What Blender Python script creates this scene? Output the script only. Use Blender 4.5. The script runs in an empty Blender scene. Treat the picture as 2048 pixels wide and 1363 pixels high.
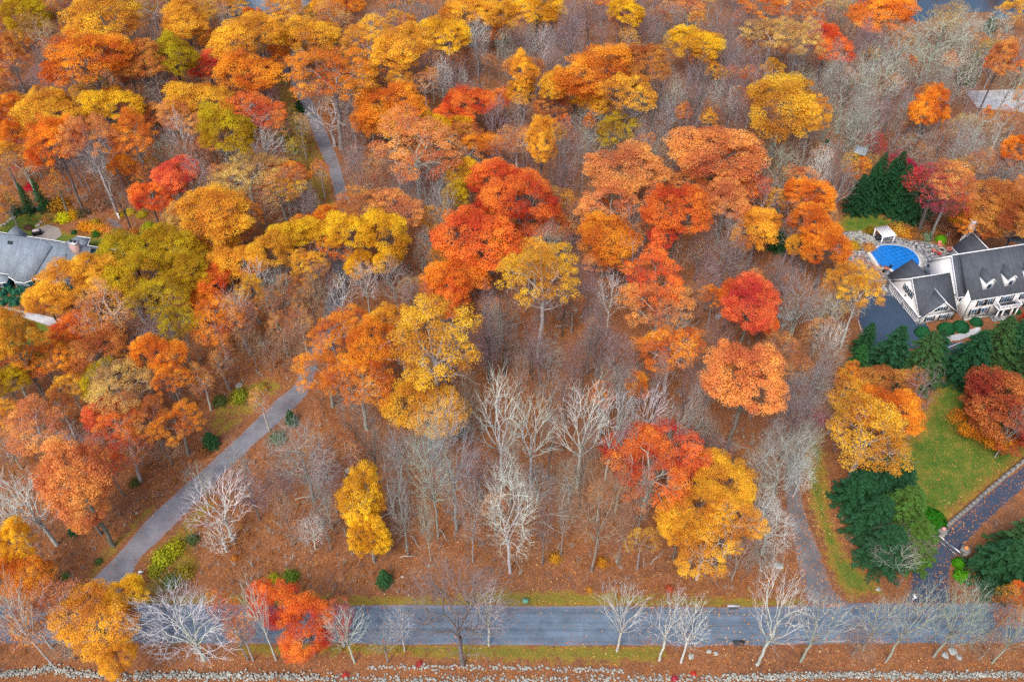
import bpy, bmesh, math, random
import numpy as np
from mathutils import Vector
R_ = math.radians
scene = bpy.context.scene

# ------------------------------------------------------------------ camera
F_PX, PITCH, CAM_H = 1742.0, R_(44.21), 115.0
cam_d = bpy.data.cameras.new("camera")
cam_d.sensor_width = 36.0
cam_d.lens = 36.0 * F_PX / 2048.0
cam_d.clip_start = 1.0
cam_d.clip_end = 9000.0
cam = bpy.data.objects.new("camera", cam_d)
scene.collection.objects.link(cam)
cam.location = (0, 0, CAM_H)
cam.rotation_euler = (R_(90) - PITCH, 0, 0)
scene.camera = cam
scene.render.resolution_x, scene.render.resolution_y = 1024, 681

# ------------------------------------------------------------------ light: bright overcast
SUN_EL, SUN_AZ = R_(52), R_(205)        # azimuth clockwise from +Y
world = bpy.data.worlds.new("World")
scene.world = world
world.use_nodes = True
wn = world.node_tree
for n in list(wn.nodes):
    wn.nodes.remove(n)
sky = wn.nodes.new("ShaderNodeTexSky")
sky.sky_type = 'NISHITA'
sky.sun_disc = False
sky.sun_elevation = SUN_EL
sky.sun_rotation = SUN_AZ
sky.air_density = 1.0
sky.dust_density = 3.0
sky.ozone_density = 1.0
bgn = wn.nodes.new("ShaderNodeBackground")
bgn.inputs[1].default_value = 0.15
wo = wn.nodes.new("ShaderNodeOutputWorld")
wn.links.new(sky.outputs[0], bgn.inputs[0])
wn.links.new(bgn.outputs[0], wo.inputs[0])
sun_d = bpy.data.lights.new("sun", 'SUN')
sun_d.energy = 1.25
sun_d.angle = R_(20)
sun_d.color = (1.0, 0.93, 0.84)
sun = bpy.data.objects.new("sun", sun_d)
scene.collection.objects.link(sun)
sd = Vector((math.sin(SUN_AZ) * math.cos(SUN_EL), math.cos(SUN_AZ) * math.cos(SUN_EL), math.sin(SUN_EL)))
sun.rotation_euler = sd.to_track_quat('Z', 'Y').to_euler()
scene.view_settings.view_transform = 'Standard'
scene.view_settings.look = 'None'
scene.view_settings.gamma = 1.0
scene.view_settings.use_curve_mapping = False
scene.view_settings.exposure = 0.98
cy = scene.cycles
cy.max_bounces = 5
cy.diffuse_bounces = 3
cy.glossy_bounces = 2
cy.transmission_bounces = 3
cy.use_denoising = False
cy.denoiser = 'OPENIMAGEDENOISE'
cy.denoising_input_passes = 'RGB_ALBEDO_NORMAL'
cy.denoising_prefilter = 'NONE'

# ------------------------------------------------------------------ where things stand
_fw = np.array([0, math.cos(PITCH), -math.sin(PITCH)])
_dn = np.array([0, -math.sin(PITCH), -math.cos(PITCH)])


def G(px, py, z=0.0):
    """surveyed point: the spot at height z that the photograph shows at px, py"""
    d = _fw + (px - 1024) / F_PX * np.array([1., 0, 0]) + (py - 681.5) / F_PX * _dn
    t = (z - CAM_H) / d[2]
    return np.array([0, 0, CAM_H]) + d * t


def PX(p):
    v = np.array(p, float) - [0, 0, CAM_H]
    d = v @ _fw
    return 1024 + F_PX * v[0] / d, 681.5 + F_PX * (v @ _dn) / d


def gxy(pts, z=0.0):
    return [tuple(G(x, y, z)[:2]) for x, y in pts]


# ------------------------------------------------------------------ helpers
COL = scene.collection


def mesh_from(name, V, Fc, mats=None, smooth=False, attrs=None, mat_idx=None):
    me = bpy.data.meshes.new(name)
    V = np.asarray(V, dtype=np.float32).reshape(-1, 3)
    if isinstance(Fc, np.ndarray):
        k = Fc.shape[1]
        loops = Fc.reshape(-1).astype(np.int32)
        starts = np.arange(0, len(loops), k, dtype=np.int32)
        totals = np.full(len(starts), k, dtype=np.int32)
    else:
        totals = np.array([len(f) for f in Fc], dtype=np.int32)
        starts = np.concatenate([[0], np.cumsum(totals)[:-1]]).astype(np.int32)
        loops = np.array([i for f in Fc for i in f], dtype=np.int32)
    me.vertices.add(len(V))
    me.vertices.foreach_set("co", V.reshape(-1))
    me.loops.add(len(loops))
    me.loops.foreach_set("vertex_index", loops)
    me.polygons.add(len(starts))
    me.polygons.foreach_set("loop_start", starts)
    me.polygons.foreach_set("loop_total", totals)
    if mat_idx is not None:
        me.polygons.foreach_set("material_index", np.asarray(mat_idx, dtype=np.int32))
    if smooth:
        me.polygons.foreach_set("use_smooth", np.ones(len(starts), dtype=bool))
    me.update(calc_edges=True)
    for m in (mats or []):
        me.materials.append(m)
    for an, av in (attrs or {}).items():
        a = me.attributes.new(an, 'FLOAT', 'POINT')
        a.data.foreach_set("value", np.asarray(av, dtype=np.float32))
    return me


def obj(name, me, parent=None, loc=None, rz=0.0):
    o = bpy.data.objects.new(name, me)
    COL.objects.link(o)
    if parent is not None:
        o.parent = parent
    if loc is not None:
        o.location = loc
    if rz:
        o.rotation_euler = (0, 0, rz)
    return o


def tag(o, label=None, cat=None, group=None, kind=None):
    if label: o['label'] = label
    if cat: o['category'] = cat
    if group: o['group'] = group
    if kind: o['kind'] = kind
    return o


def thing(name, label, cat, loc=(0, 0, 0), rz=0.0, group=None):
    return tag(obj(name, None, None, loc, rz), label, cat, group)


class MB:
    """collects boxes, prisms, tubes into one mesh"""
    def __init__(s):
        s.V = []; s.F = []

    def add(s, V, F):
        b = len(s.V)
        s.V += [tuple(v) for v in V]
        s.F += [tuple(i + b for i in f) for f in F]

    def box(s, x0, x1, y0, y1, z0, z1):
        V = [(x0, y0, z0), (x1, y0, z0), (x1, y1, z0), (x0, y1, z0), (x0, y0, z1), (x1, y0, z1), (x1, y1, z1), (x0, y1, z1)]
        s.add(V, [(0, 3, 2, 1), (4, 5, 6, 7), (0, 1, 5, 4), (1, 2, 6, 5), (2, 3, 7, 6), (3, 0, 4, 7)])
        return s

    def slab(s, pts, th):
        """planar polygon pts (top face, ccw seen from outside) given thickness downwards along its normal"""
        P = [Vector(p) for p in pts]
        n = (P[1] - P[0]).cross(P[2] - P[0]).normalized()
        n = n if n.z >= 0 else -n
        k = len(P)
        Q = [p - n * th for p in P]
        s.add([tuple(p) for p in P + Q], [tuple(range(k)), tuple(range(2 * k - 1, k - 1, -1))] +
              [(i, i + k, (i + 1) % k + k, (i + 1) % k) for i in range(k)])
        return s

    def prism(s, pts, z0, z1):
        k = len(pts)
        V = [(x, y, z0) for x, y in pts] + [(x, y, z1) for x, y in pts]
        s.add(V, [tuple(range(k - 1, -1, -1)), tuple(range(k, 2 * k))] + [(i, (i + 1) % k, (i + 1) % k + k, i + k) for i in range(k)])
        return s

    def bar(s, a, b, w, h=None):
        a, b = Vector(a), Vector(b)
        h = h or w
        d = (b - a).normalized()
        up = Vector((0, 0, 1)) if abs(d.z) < 0.95 else Vector((1, 0, 0))
        x = d.cross(up).normalized() * w / 2
        y = x.cross(d).normalized() * h / 2
        V = [a - x - y, a + x - y, a + x + y, a - x + y, b - x - y, b + x - y, b + x + y, b - x + y]
        s.add([tuple(v) for v in V], [(0, 1, 2, 3), (7, 6, 5, 4), (0, 4, 5, 1), (1, 5, 6, 2), (2, 6, 7, 3), (3, 7, 4, 0)])
        return s

    def cyl(s, x, y, z0, z1, r0, r1=None, n=12):
        r1 = r0 if r1 is None else r1
        V = [(x + r0 * math.cos(2 * math.pi * i / n), y + r0 * math.sin(2 * math.pi * i / n), z0) for i in range(n)] + \
            [(x + r1 * math.cos(2 * math.pi * i / n), y + r1 * math.sin(2 * math.pi * i / n), z1) for i in range(n)]
        s.add(V, [tuple(range(n - 1, -1, -1)), tuple(range(n, 2 * n))] + [(i, (i + 1) % n, (i + 1) % n + n, i + n) for i in range(n)])
        return s

    def build(s, name, mat, parent=None, **k):
        me = mesh_from(name, s.V, s.F, [mat] if mat else None)
        return obj(name, me, parent, **k)


# ------------------------------------------------------------------ materials
def new_mat(name):
    m = bpy.data.materials.new(name)
    m.use_nodes = True
    nt = m.node_tree
    b = nt.nodes["Principled BSDF"]
    return m, nt, b


def N(nt, t, **k):
    n = nt.nodes.new(t)
    for a, v in k.items():
        setattr(n, a, v)
    return n


def noise(nt, scale, detail=4, rough=0.6, vec=None, dist=0.0):
    n = N(nt, "ShaderNodeTexNoise")
    n.inputs["Scale"].default_value = scale
    n.inputs["Detail"].default_value = detail
    n.inputs["Roughness"].default_value = rough
    n.inputs["Distortion"].default_value = dist
    if vec is not None:
        nt.links.new(vec, n.inputs["Vector"])
    return n


def ramp(nt, fac, stops, interp='LINEAR'):
    r = N(nt, "ShaderNodeValToRGB")
    r.color_ramp.interpolation = interp
    el = r.color_ramp.elements
    while len(el) < len(stops):
        el.new(0.5)
    for e, (p, c) in zip(el, stops):
        e.position = p
        e.color = (c[0], c[1], c[2], 1) if not isinstance(c, (int, float)) else (c, c, c, 1)
    nt.links.new(fac, r.inputs[0])
    return r


def mix(nt, fac, a, b, blend='MIX'):
    m = N(nt, "ShaderNodeMix", data_type='RGBA', blend_type=blend)
    for sock, v in ((m.inputs[0], fac), (m.inputs[6], a), (m.inputs[7], b)):
        if isinstance(v, (int, float)):
            sock.default_value = v
        elif isinstance(v, tuple):
            sock.default_value = (*v, 1)
        else:
            nt.links.new(v, sock)
    return m.outputs[2]


def mth(nt, op, a, b=None, c=None, clamp=False):
    m = N(nt, "ShaderNodeMath", operation=op)
    m.use_clamp = clamp
    for i, v in enumerate((a, b, c)):
        if v is None: continue
        if isinstance(v, (int, float)):
            m.inputs[i].default_value = v
        else:
            nt.links.new(v, m.inputs[i])
    return m.outputs[0]


def bump(nt, bsdf, h, strength=0.5, dist=0.1):
    b = N(nt, "ShaderNodeBump")
    b.inputs["Strength"].default_value = strength
    b.inputs["Distance"].default_value = dist
    nt.links.new(h, b.inputs["Height"])
    nt.links.new(b.outputs[0], bsdf.inputs["Normal"])


def simple(name, col, rough=0.7, var=0.12, scale=3.0, bmp=0.0, metallic=0.0, spec=0.3):
    m, nt, b = new_mat(name)
    tc = N(nt, "ShaderNodeTexCoord")
    n = noise(nt, scale, 5, 0.65, tc.outputs["Object"])
    lo = tuple(max(0, c * (1 - var)) for c in col)
    hi = tuple(min(1, c * (1 + var)) for c in col)
    r = ramp(nt, n.outputs[0], [(0.3, lo), (0.7, hi)])
    nt.links.new(r.outputs[0], b.inputs["Base Color"])
    b.inputs["Roughness"].default_value = rough
    b.inputs["Metallic"].default_value = metallic
    b.inputs["Specular IOR Level"].default_value = spec
    if bmp:
        n2 = noise(nt, scale * 6, 4, 0.7, tc.outputs["Object"])
        bump(nt, b, n2.outputs[0], bmp, 0.05)
    return m


def leaf_material(name, trans=0.45):
    m, nt, b = new_mat(name)
    nt.nodes.remove(b)
    out = nt.nodes["Material Output"]
    oi = N(nt, "ShaderNodeObjectInfo")
    at = N(nt, "ShaderNodeAttribute", attribute_name="tone")
    t = at.outputs["Fac"]
    # leaves of one tree run from deeper, browner ones to paler, yellower ones
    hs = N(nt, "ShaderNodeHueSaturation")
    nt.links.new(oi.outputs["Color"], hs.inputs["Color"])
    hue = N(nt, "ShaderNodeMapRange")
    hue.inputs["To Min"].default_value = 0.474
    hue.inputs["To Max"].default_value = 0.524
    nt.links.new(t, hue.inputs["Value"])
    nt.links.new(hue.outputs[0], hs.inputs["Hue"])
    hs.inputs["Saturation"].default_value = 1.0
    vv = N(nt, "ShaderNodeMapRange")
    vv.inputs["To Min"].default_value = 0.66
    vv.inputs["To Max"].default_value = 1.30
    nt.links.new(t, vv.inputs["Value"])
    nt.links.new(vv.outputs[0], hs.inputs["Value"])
    d = N(nt, "ShaderNodeBsdfDiffuse")
    tr = N(nt, "ShaderNodeBsdfTranslucent")
    mx = N(nt, "ShaderNodeMixShader")
    mx.inputs[0].default_value = trans
    nt.links.new(hs.outputs[0], d.inputs[0])
    nt.links.new(hs.outputs[0], tr.inputs[0])
    nt.links.new(d.outputs[0], mx.inputs[1])
    nt.links.new(tr.outputs[0], mx.inputs[2])
    nt.links.new(mx.outputs[0], out.inputs[0])
    return m


def bark_material(name):
    m, nt, b = new_mat(name)
    oi = N(nt, "ShaderNodeObjectInfo")
    tc = N(nt, "ShaderNodeTexCoord")
    n = noise(nt, 1.3, 5, 0.7, tc.outputs["Object"])
    k = N(nt, "ShaderNodeMapRange")
    k.inputs["From Min"].default_value = 0.3
    k.inputs["From Max"].default_value = 0.7
    k.inputs["To Min"].default_value = 0.6
    k.inputs["To Max"].default_value = 1.35
    nt.links.new(n.outputs[0], k.inputs["Value"])
    hs = N(nt, "ShaderNodeHueSaturation")
    nt.links.new(oi.outputs["Color"], hs.inputs["Color"])
    nt.links.new(k.outputs[0], hs.inputs["Value"])
    nt.links.new(hs.outputs[0], b.inputs["Base Color"])
    b.inputs["Roughness"].default_value = 0.9
    b.inputs["Specular IOR Level"].default_value = 0.1
    return m


M_LEAF = leaf_material("autumn_leaves")
M_NEEDLE = leaf_material("conifer_needles", 0.12)
M_BARK = bark_material("bark")

# ------------------------------------------------------------------ areas (outlines in photograph pixels, laid on the ground)
ROAD_T = [(-400, 1212), (300, 1208), (700, 1210), (1240, 1211), (1400, 1213), (1560, 1211), (1700, 1206), (1900, 1205), (2048, 1203), (2500, 1196)]
ROAD_B = [(-400, 1288), (300, 1286), (700, 1286), (1240, 1290), (1400, 1291), (1560, 1288), (1700, 1286), (1900, 1286), (2048, 1284), (2500, 1280)]
DRV_L = [(140, 1216), (178, 1165), (235, 1108), (300, 1033), (360, 978), (420, 925), (480, 870), (545, 806), (590, 768), (606, 725), (625, 680), (645, 630), (655, 585), (664, 530), (672, 470), (676, 420), (667, 375), (653, 330), (633, 285), (612, 235), (592, 190), (578, 155), (561, 130), (574, 100), (590, 60), (600, 10), (610, -60)]
DRV_R = [(215, 1218), (262, 1152), (277, 1120), (312, 1085), (370, 1028), (424, 972), (503, 893), (565, 838), (612, 790), (633, 740), (652, 690), (673, 640), (690, 590), (705, 530), (706, 470), (704, 420), (692, 375), (680, 330), (662, 285), (640, 235), (618, 190), (604, 155), (606, 130), (612, 100), (614, 60), (622, 10), (630, -60)]
SHR_L = [(1622, 1215), (1610, 1190), (1600, 1150), (1590, 1100), (1581, 1050), (1574, 1010), (1570, 960), (1574, 900)]
SHR_R = [(1712, 1212), (1678, 1192), (1660, 1165), (1642, 1110), (1622, 1060), (1606, 1010), (1600, 960), (1602, 905)]
WDR_L = [(1806, 1212), (1818, 1180), (1826, 1140), (1845, 1108), (1871, 1086), (1898, 1056), (1930, 1026), (1970, 992), (2010, 960), (2048, 932), (2120, 880)]
WDR_R = [(1902, 1212), (1900, 1180), (1898, 1150), (1905, 1120), (1925, 1097), (1948, 1068), (1976, 1040), (2006, 1012), (2030, 990), (2060, 965), (2130, 910)]
COURT = [(1733, 581), (1790, 577), (1858, 655), (1852, 690), (1800, 702), (1738, 695), (1718, 636)]
WDR2 = [(1868, 688), (1925, 684), (1960, 720), (1900, 735), (1868, 718)]
LAWN1 = [(1762, 935), (1830, 850), (1880, 740), (1905, 690), (2100, 700), (2140, 840), (2048, 928), (1960, 992), (1898, 1048), (1862, 1050), (1810, 1010), (1770, 975)]
LAWN2 = [(1616, 1010), (1602, 940), (1618, 860), (1650, 850), (1660, 960), (1668, 1040), (1700, 1110), (1755, 1160), (1780, 1190), (1700, 1200), (1668, 1168), (1648, 1110), (1630, 1060)]
LAWN3 = [(1668, 470), (1672, 440), (1700, 422), (1748, 424), (1790, 438), (1812, 455), (1760, 462), (1700, 478), (1664, 492)]
LAWN4 = [(-60, 480), (20, 430), (60, 420), (110, 425), (130, 440), (90, 455), (200, 470), (290, 470), (320, 500), (200, 505), (-60, 510)]
LAWN5 = [(-60, 595), (40, 622), (110, 640), (150, 690), (60, 720), (-60, 700)]
VERGE1 = [(280, 1195), (360, 1190), (500, 1188), (700, 1192), (900, 1195), (1000, 1180), (1180, 1186), (1420, 1194), (1600, 1200), (1600, 1212), (280, 1212)]
VERGE2 = [(480, 1288), (1000, 1289), (1330, 1292), (1330, 1318), (1200, 1322), (1000, 1318), (700, 1305), (480, 1305)]
VERGE3 = [(545, 160), (575, 160), (660, 340), (668, 415), (630, 415), (600, 330), (565, 240)]
VERGE4 = [(150, 1180), (215, 1090), (300, 1010), (312, 1016), (240, 1095), (170, 1180)]
VERGE5 = [(300, 1130), (340, 1075), (410, 1000), (425, 1010), (380, 1080), (400, 1140), (340, 1180), (290, 1180)]
VERGE6 = [(420, 830), (480, 780), (540, 755), (570, 770), (500, 830), (430, 880)]
PATIO = [(1672, 470), (1700, 462), (1752, 472), (1800, 464), (1850, 482), (1905, 500), (1912, 515), (1850, 540), (1845, 600), (1760, 590), (1735, 560), (1690, 520), (1660, 490)]
CIRC_BED = [(90, 455), (110, 445), (150, 452), (170, 470), (150, 490), (70, 480)]
HOUSE_W = [(1775, 590), (1790, 530), (1860, 490), (1910, 480), (1950, 440), (2060, 470), (2060, 650), (1840, 660)]
HOUSE_L = [(-50, 460), (60, 452), (215, 490), (215, 560), (90, 600), (-50, 600)]
POND = [(1690, -60), (1716, 8), (1790, 14), (1815, 40), (1850, 44), (1880, 26), (1985, 24), (1995, 38), (2010, 38), (2060, 30), (2200, 30), (2200, -60)]
LOT = [(1930, 182), (2048, 178), (2160, 186), (2160, 226), (2048, 226), (1955, 216)]
LOTL = [(488, -20), (505, 22), (520, 46), (575, 40), (560, 0), (560, -20)]
PATHL = [(160, 442), (190, 432), (235, 440), (245, 455), (215, 462), (170, 455)]
WALK = [(-60, 600), (0, 612), (40, 620), (120, 638), (150, 655), (150, 668), (100, 652), (40, 632), (0, 624), (-60, 614)]


def strip_poly(L, R):
    return L + R[::-1]


def poly_sd(P, poly):
    """signed distance (inside negative) from points P to polygon, vectorised"""
    P = np.asarray(P)
    A = np.array(poly); B = np.roll(A, -1, axis=0)
    d2 = np.full(len(P), 1e12)
    ins = np.zeros(len(P), dtype=bool)
    for a, b in zip(A, B):
        ab = b - a
        t = np.clip(((P - a) @ ab) / (ab @ ab + 1e-12), 0, 1)
        q = a + t[:, None] * ab
        d2 = np.minimum(d2, ((P - q) ** 2).sum(1))
        c = ((a[1] > P[:, 1]) != (b[1] > P[:, 1])) & (P[:, 0] < (b[0] - a[0]) * (P[:, 1] - a[1]) / (b[1] - a[1] + 1e-12) + a[0])
        ins ^= c
    d = np.sqrt(d2)
    return np.where(ins, -d, d)


def in_poly(x, y, poly):
    r = False
    j = len(poly) - 1
    for i in range(len(poly)):
        xi, yi = poly[i]; xj, yj = poly[j]
        if (yi > y) != (yj > y) and x < (xj - xi) * (y - yi) / (yj - yi + 1e-12) + xi:
            r = not r
        j = i
    return r


HARD_PX = [strip_poly(ROAD_T, ROAD_B), strip_poly(DRV_L, DRV_R), strip_poly(SHR_L, SHR_R), strip_poly(WDR_L, WDR_R), COURT, WDR2, PATIO, HOUSE_W, HOUSE_L, POND, LOT, LOTL, WALK]
HARD = [gxy(p) for p in HARD_PX]
LAWNS_PX = [LAWN1, LAWN2, LAWN3, LAWN4, LAWN5]
LAWNS = [gxy(p) for p in LAWNS_PX]
VERGES = [gxy(p) for p in (VERGE1, VERGE2, VERGE3, VERGE4, VERGE5, VERGE6)]


def sst(x, a, b):
    t = np.clip((x - a) / (b - a), 0, 1)
    return t * t * (3 - 2 * t)


def relief(P):
    """gentle uneven forest floor, levelled out beside roads, houses and lawns"""
    P = np.asarray(P, float).reshape(-1, 2)
    x, y = P[:, 0], P[:, 1]
    h = 0.22 * np.sin(x * .23 + 1.3 * np.sin(y * .11)) * np.cos(y * .19 + x * .05) + 0.12 * np.sin(x * .71 + y * .33) * np.sin(y * .63 - x * .21) + 0.05 * np.sin(x * 1.9) * np.cos(y * 1.7)
    h += 0.1
    d = np.full(len(P), 1e9)
    for p in HARD + LAWNS:
        d = np.minimum(d, poly_sd(P, p))
    return np.where(d < 0, -0.05, 0) + h * sst(d, 1.0, 6.0)


def ground_z(x, y):
    return float(relief([(x, y)])[0])


# ------------------------------------------------------------------ ground materials
def ground_material(name):
    m, nt, b = new_mat(name)
    tc = N(nt, "ShaderNodeTexCoord")
    V = tc.outputs["Object"]
    n1 = noise(nt, 0.07, 5, 0.65, V)
    n2 = noise(nt, 0.6, 6, 0.75, V)
    n3 = noise(nt, 5.0, 4, 0.8, V)
    vo = N(nt, "ShaderNodeTexVoronoi"); vo.inputs["Scale"].default_value = 4.5
    nt.links.new(V, vo.inputs["Vector"])
    base = ramp(nt, n1.outputs[0], [(0.25, (.10, .062, .044)), (0.42, (.175, .078, .040)), (0.55, (.24, .098, .040)), (0.68, (.145, .088, .058)), (0.8, (.21, .105, .05))])
    fine = ramp(nt, n3.outputs[0], [(0.28, (.25, .2, .2)), (0.5, (.9, .9, .9)), (0.75, (1.8, 1.7, 1.5))])
    c = mix(nt, 0.85, base.outputs[0], fine.outputs[0], 'MULTIPLY')
    leafc = ramp(nt, vo.outputs["Color"], [(0.0, (.07, .035, .026)), (0.35, (.28, .10, .038)), (0.6, (.40, .165, .055)), (0.8, (.20, .12, .09)), (1.0, (.55, .36, .20))])
    spots = ramp(nt, n2.outputs[0], [(0.42, 0.15), (0.62, 0.75)])
    c = mix(nt, spots.outputs[0], c, leafc.outputs[0])
    # grass
    g1 = noise(nt, 0.35, 5, 0.7, V)
    g2 = noise(nt, 9.0, 3, 0.7, V)
    gr = ramp(nt, g1.outputs[0], [(0.30, (.035, .105, .018)), (0.5, (.085, .15, .02)), (0.68, (.20, .18, .035))])
    at0 = N(nt, "ShaderNodeAttribute", attribute_name="grass")
    ylw = ramp(nt, at0.outputs["Fac"], [(0.66, 1), (0.95, 0)])
    gr2 = mix(nt, mth(nt, 'MULTIPLY', ylw.outputs[0], .85), gr.outputs[0], (.25, .17, .03))
    gf = ramp(nt, g2.outputs[0], [(0.3, (.5, .5, .5)), (0.7, (1.4, 1.4, 1.4))])
    gc = mix(nt, 0.8, gr2, gf.outputs[0], 'MULTIPLY')
    lf = noise(nt, 7.0, 2, 0.5, V)
    lfm = ramp(nt, lf.outputs[0], [(0.62, 0), (0.66, 1)])
    gc = mix(nt, mth(nt, 'MULTIPLY', lfm.outputs[0], .8), gc, (.42, .17, .05))
    at = N(nt, "ShaderNodeAttribute", attribute_name="grass")
    brk = mth(nt, 'ADD', at.outputs["Fac"], mth(nt, 'MULTIPLY', mth(nt, 'SUBTRACT', n2.outputs[0], 0.5), 2.1))
    brk = mth(nt, 'ADD', brk, mth(nt, 'MULTIPLY', mth(nt, 'SUBTRACT', n3.outputs[0], 0.5), 1.2))
    fac = ramp(nt, brk, [(0.42, 0), (0.62, 1)])
    c = mix(nt, fac.outputs[0], c, gc)
    nt.links.new(c, b.inputs["Base Color"])
    b.inputs["Roughness"].default_value = 0.95
    b.inputs["Specular IOR Level"].default_value = 0.08
    hb = mth(nt, 'ADD', n3.outputs[0], mth(nt, 'MULTIPLY', vo.outputs["Distance"], 0.5))
    bump(nt, b, hb, 0.9, 0.12)
    return m


def asphalt(name, col, leafy=0.0, streak=False, spread=0.3):
    m, nt, b = new_mat(name)
    tc = N(nt, "ShaderNodeTexCoord")
    V = tc.outputs["Object"]
    n = noise(nt, 0.35, 5, 0.6, V)
    f = noise(nt, 14, 3, 0.8, V)
    r = ramp(nt, n.outputs[0], [(0.3, tuple(c * (1 - spread) for c in col)), (0.7, tuple(c * (1 + spread) for c in col))])
    fr = ramp(nt, f.outputs[0], [(0.3, .7), (0.7, 1.3)])
    c = mix(nt, 0.7, r.outputs[0], fr.outputs[0], 'MULTIPLY')
    if streak:
        mp = N(nt, "ShaderNodeMapping")
        mp.inputs["Scale"].default_value = (0.035, 1.1, 1)
        nt.links.new(V, mp.inputs["Vector"])
        s = noise(nt, 1.0, 6, 0.7, mp.outputs[0])
        sr = ramp(nt, s.outputs[0], [(0.3, .55), (0.5, 1.0), (0.7, 1.45)])
        c = mix(nt, 0.75, c, sr.outputs[0], 'MULTIPLY')
        mp2 = N(nt, "ShaderNodeMapping")
        mp2.inputs["Scale"].default_value = (0.25, 3.2, 1)
        nt.links.new(V, mp2.inputs["Vector"])
        s2 = noise(nt, 1.0, 5, 0.75, mp2.outputs[0])
        s2r = ramp(nt, s2.outputs[0], [(0.33, .6), (0.42, 1.0)])
        c = mix(nt, 0.8, c, s2r.outputs[0], 'MULTIPLY')
        sx = N(nt, "ShaderNodeSeparateXYZ"); nt.links.new(V, sx.inputs[0])
        wob = noise(nt, 0.8, 4, 0.6, V)
        yy = mth(nt, 'ADD', sx.outputs[1], mth(nt, 'MULTIPLY', mth(nt, 'SUBTRACT', wob.outputs[0], .5), .45))
        dc = mth(nt, 'ABSOLUTE', mth(nt, 'SUBTRACT', yy, 60.35))
        gap = noise(nt, 0.12, 2, 0.5, V)
        ck = mth(nt, 'MULTIPLY', ramp(nt, dc, [(0.03, 1), (0.11, 0)]).outputs[0], ramp(nt, gap.outputs[0], [(.42, 0), (.52, 1)]).outputs[0])
        c = mix(nt, mth(nt, 'MULTIPLY', ck, .7), c, (.02, .025, .03))
        tr = mth(nt, 'COSINE', mth(nt, 'MULTIPLY', mth(nt, 'SUBTRACT', yy, 60.35), 4.1))
        c = mix(nt, ramp(nt, tr, [(0.0, .0), (1.0, .22)]).outputs[0], c, (.20, .25, .30))
        vk = N(nt, "ShaderNodeTexVoronoi", feature='DISTANCE_TO_EDGE'); vk.inputs["Scale"].default_value = .16
        nt.links.new(wob.outputs[1], vk.inputs["Vector"]) if False else nt.links.new(V, vk.inputs["Vector"])
        c = mix(nt, ramp(nt, vk.outputs["Distance"], [(0.003, .45), (0.008, 0)]).outputs[0], c, (.03, .03, .035))
    if leafy:
        l = noise(nt, 6.0, 2, 0.5, V)
        p = noise(nt, 0.25, 3, 0.6, V)
        at = N(nt, "ShaderNodeAttribute", attribute_name="edge")
        s = mth(nt, 'ADD', l.outputs[0], mth(nt, 'MULTIPLY', mth(nt, 'SUBTRACT', p.outputs[0], 0.5), 0.35))
        s = mth(nt, 'ADD', s, mth(nt, 'MULTIPLY', at.outputs["Fac"], 0.16))
        lm = ramp(nt, s, [(0.72 - leafy, 0), (0.76 - leafy, 1)])
        c = mix(nt, mth(nt, 'MULTIPLY', lm.outputs[0], .85), c, (.33, .12, .06))
    nt.links.new(c, b.inputs["Base Color"])
    b.inputs["Roughness"].default_value = 0.75
    b.inputs["Specular IOR Level"].default_value = 0.45
    bump(nt, b, f.outputs[0], 0.3, 0.02)
    return m


M_GROUND = ground_material("leaf_litter_and_grass")
M_ROAD = asphalt("road_asphalt", (.092, .130, .172), 0.02, True)
M_DRIVE = asphalt("driveway_asphalt", (.155, .160, .178), 0.05)
M_SHARED = asphalt("weathered_asphalt", (.118, .116, .122), 0.035)
M_NEWASPH = asphalt("dark_new_asphalt", (.032, .058, .100), 0.0, spread=.12)
M_NEWASPH2 = asphalt("dark_drive_asphalt", (.034, .052, .085), 0.03, spread=.2)
M_PALE = asphalt("pale_concrete", (.42, .42, .42), 0.02)
M_WHITE = simple("white_paint", (.80, .80, .80), 0.5, 0.04, 2)
M_SIDING = simple("white_clapboard", (.80, .80, .79), 0.55, 0.05, 1.2)
M_TEAL = simple("teal_siding", (.012, .11, .12), 0.6, 0.15, 2)
M_BLACK = simple("black_shutter", (.018, .022, .028), 0.5, 0.1)
M_STONE = simple("grey_fieldstone", (.36, .34, .30), 0.9, 0.45, 1.1, 0.6)
M_BOULDER = simple("lichened_boulder", (.30, .31, .29), 0.9, 0.4, 1.8, 0.6)
M_BRICKC = simple("pinkish_chimney_brick", (.42, .28, .25), 0.9, 0.35, 5, 0.3)
M_LOG = simple("fallen_log_bark", (.34, .28, .23), 0.9, 0.3, 4, 0.4)
M_REDCH = simple("red_chair_paint", (.62, .055, .05), 0.5, 0.1)
M_PINKCH = simple("coral_cushion", (.75, .25, .20), 0.7, 0.1)
M_ORANGE = simple("orange_flowers", (.75, .24, .06), 0.8, 0.3, 12)
M_RUST = simple("dark_iron", (.03, .03, .03), 0.6, 0.2)
M_METAL = simple("galvanised_metal", (.45, .46, .48), 0.4, 0.1, 2, 0, .6)
M_GREENBOX = simple("green_steel", (.12, .28, .18), 0.5, 0.1)


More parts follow.
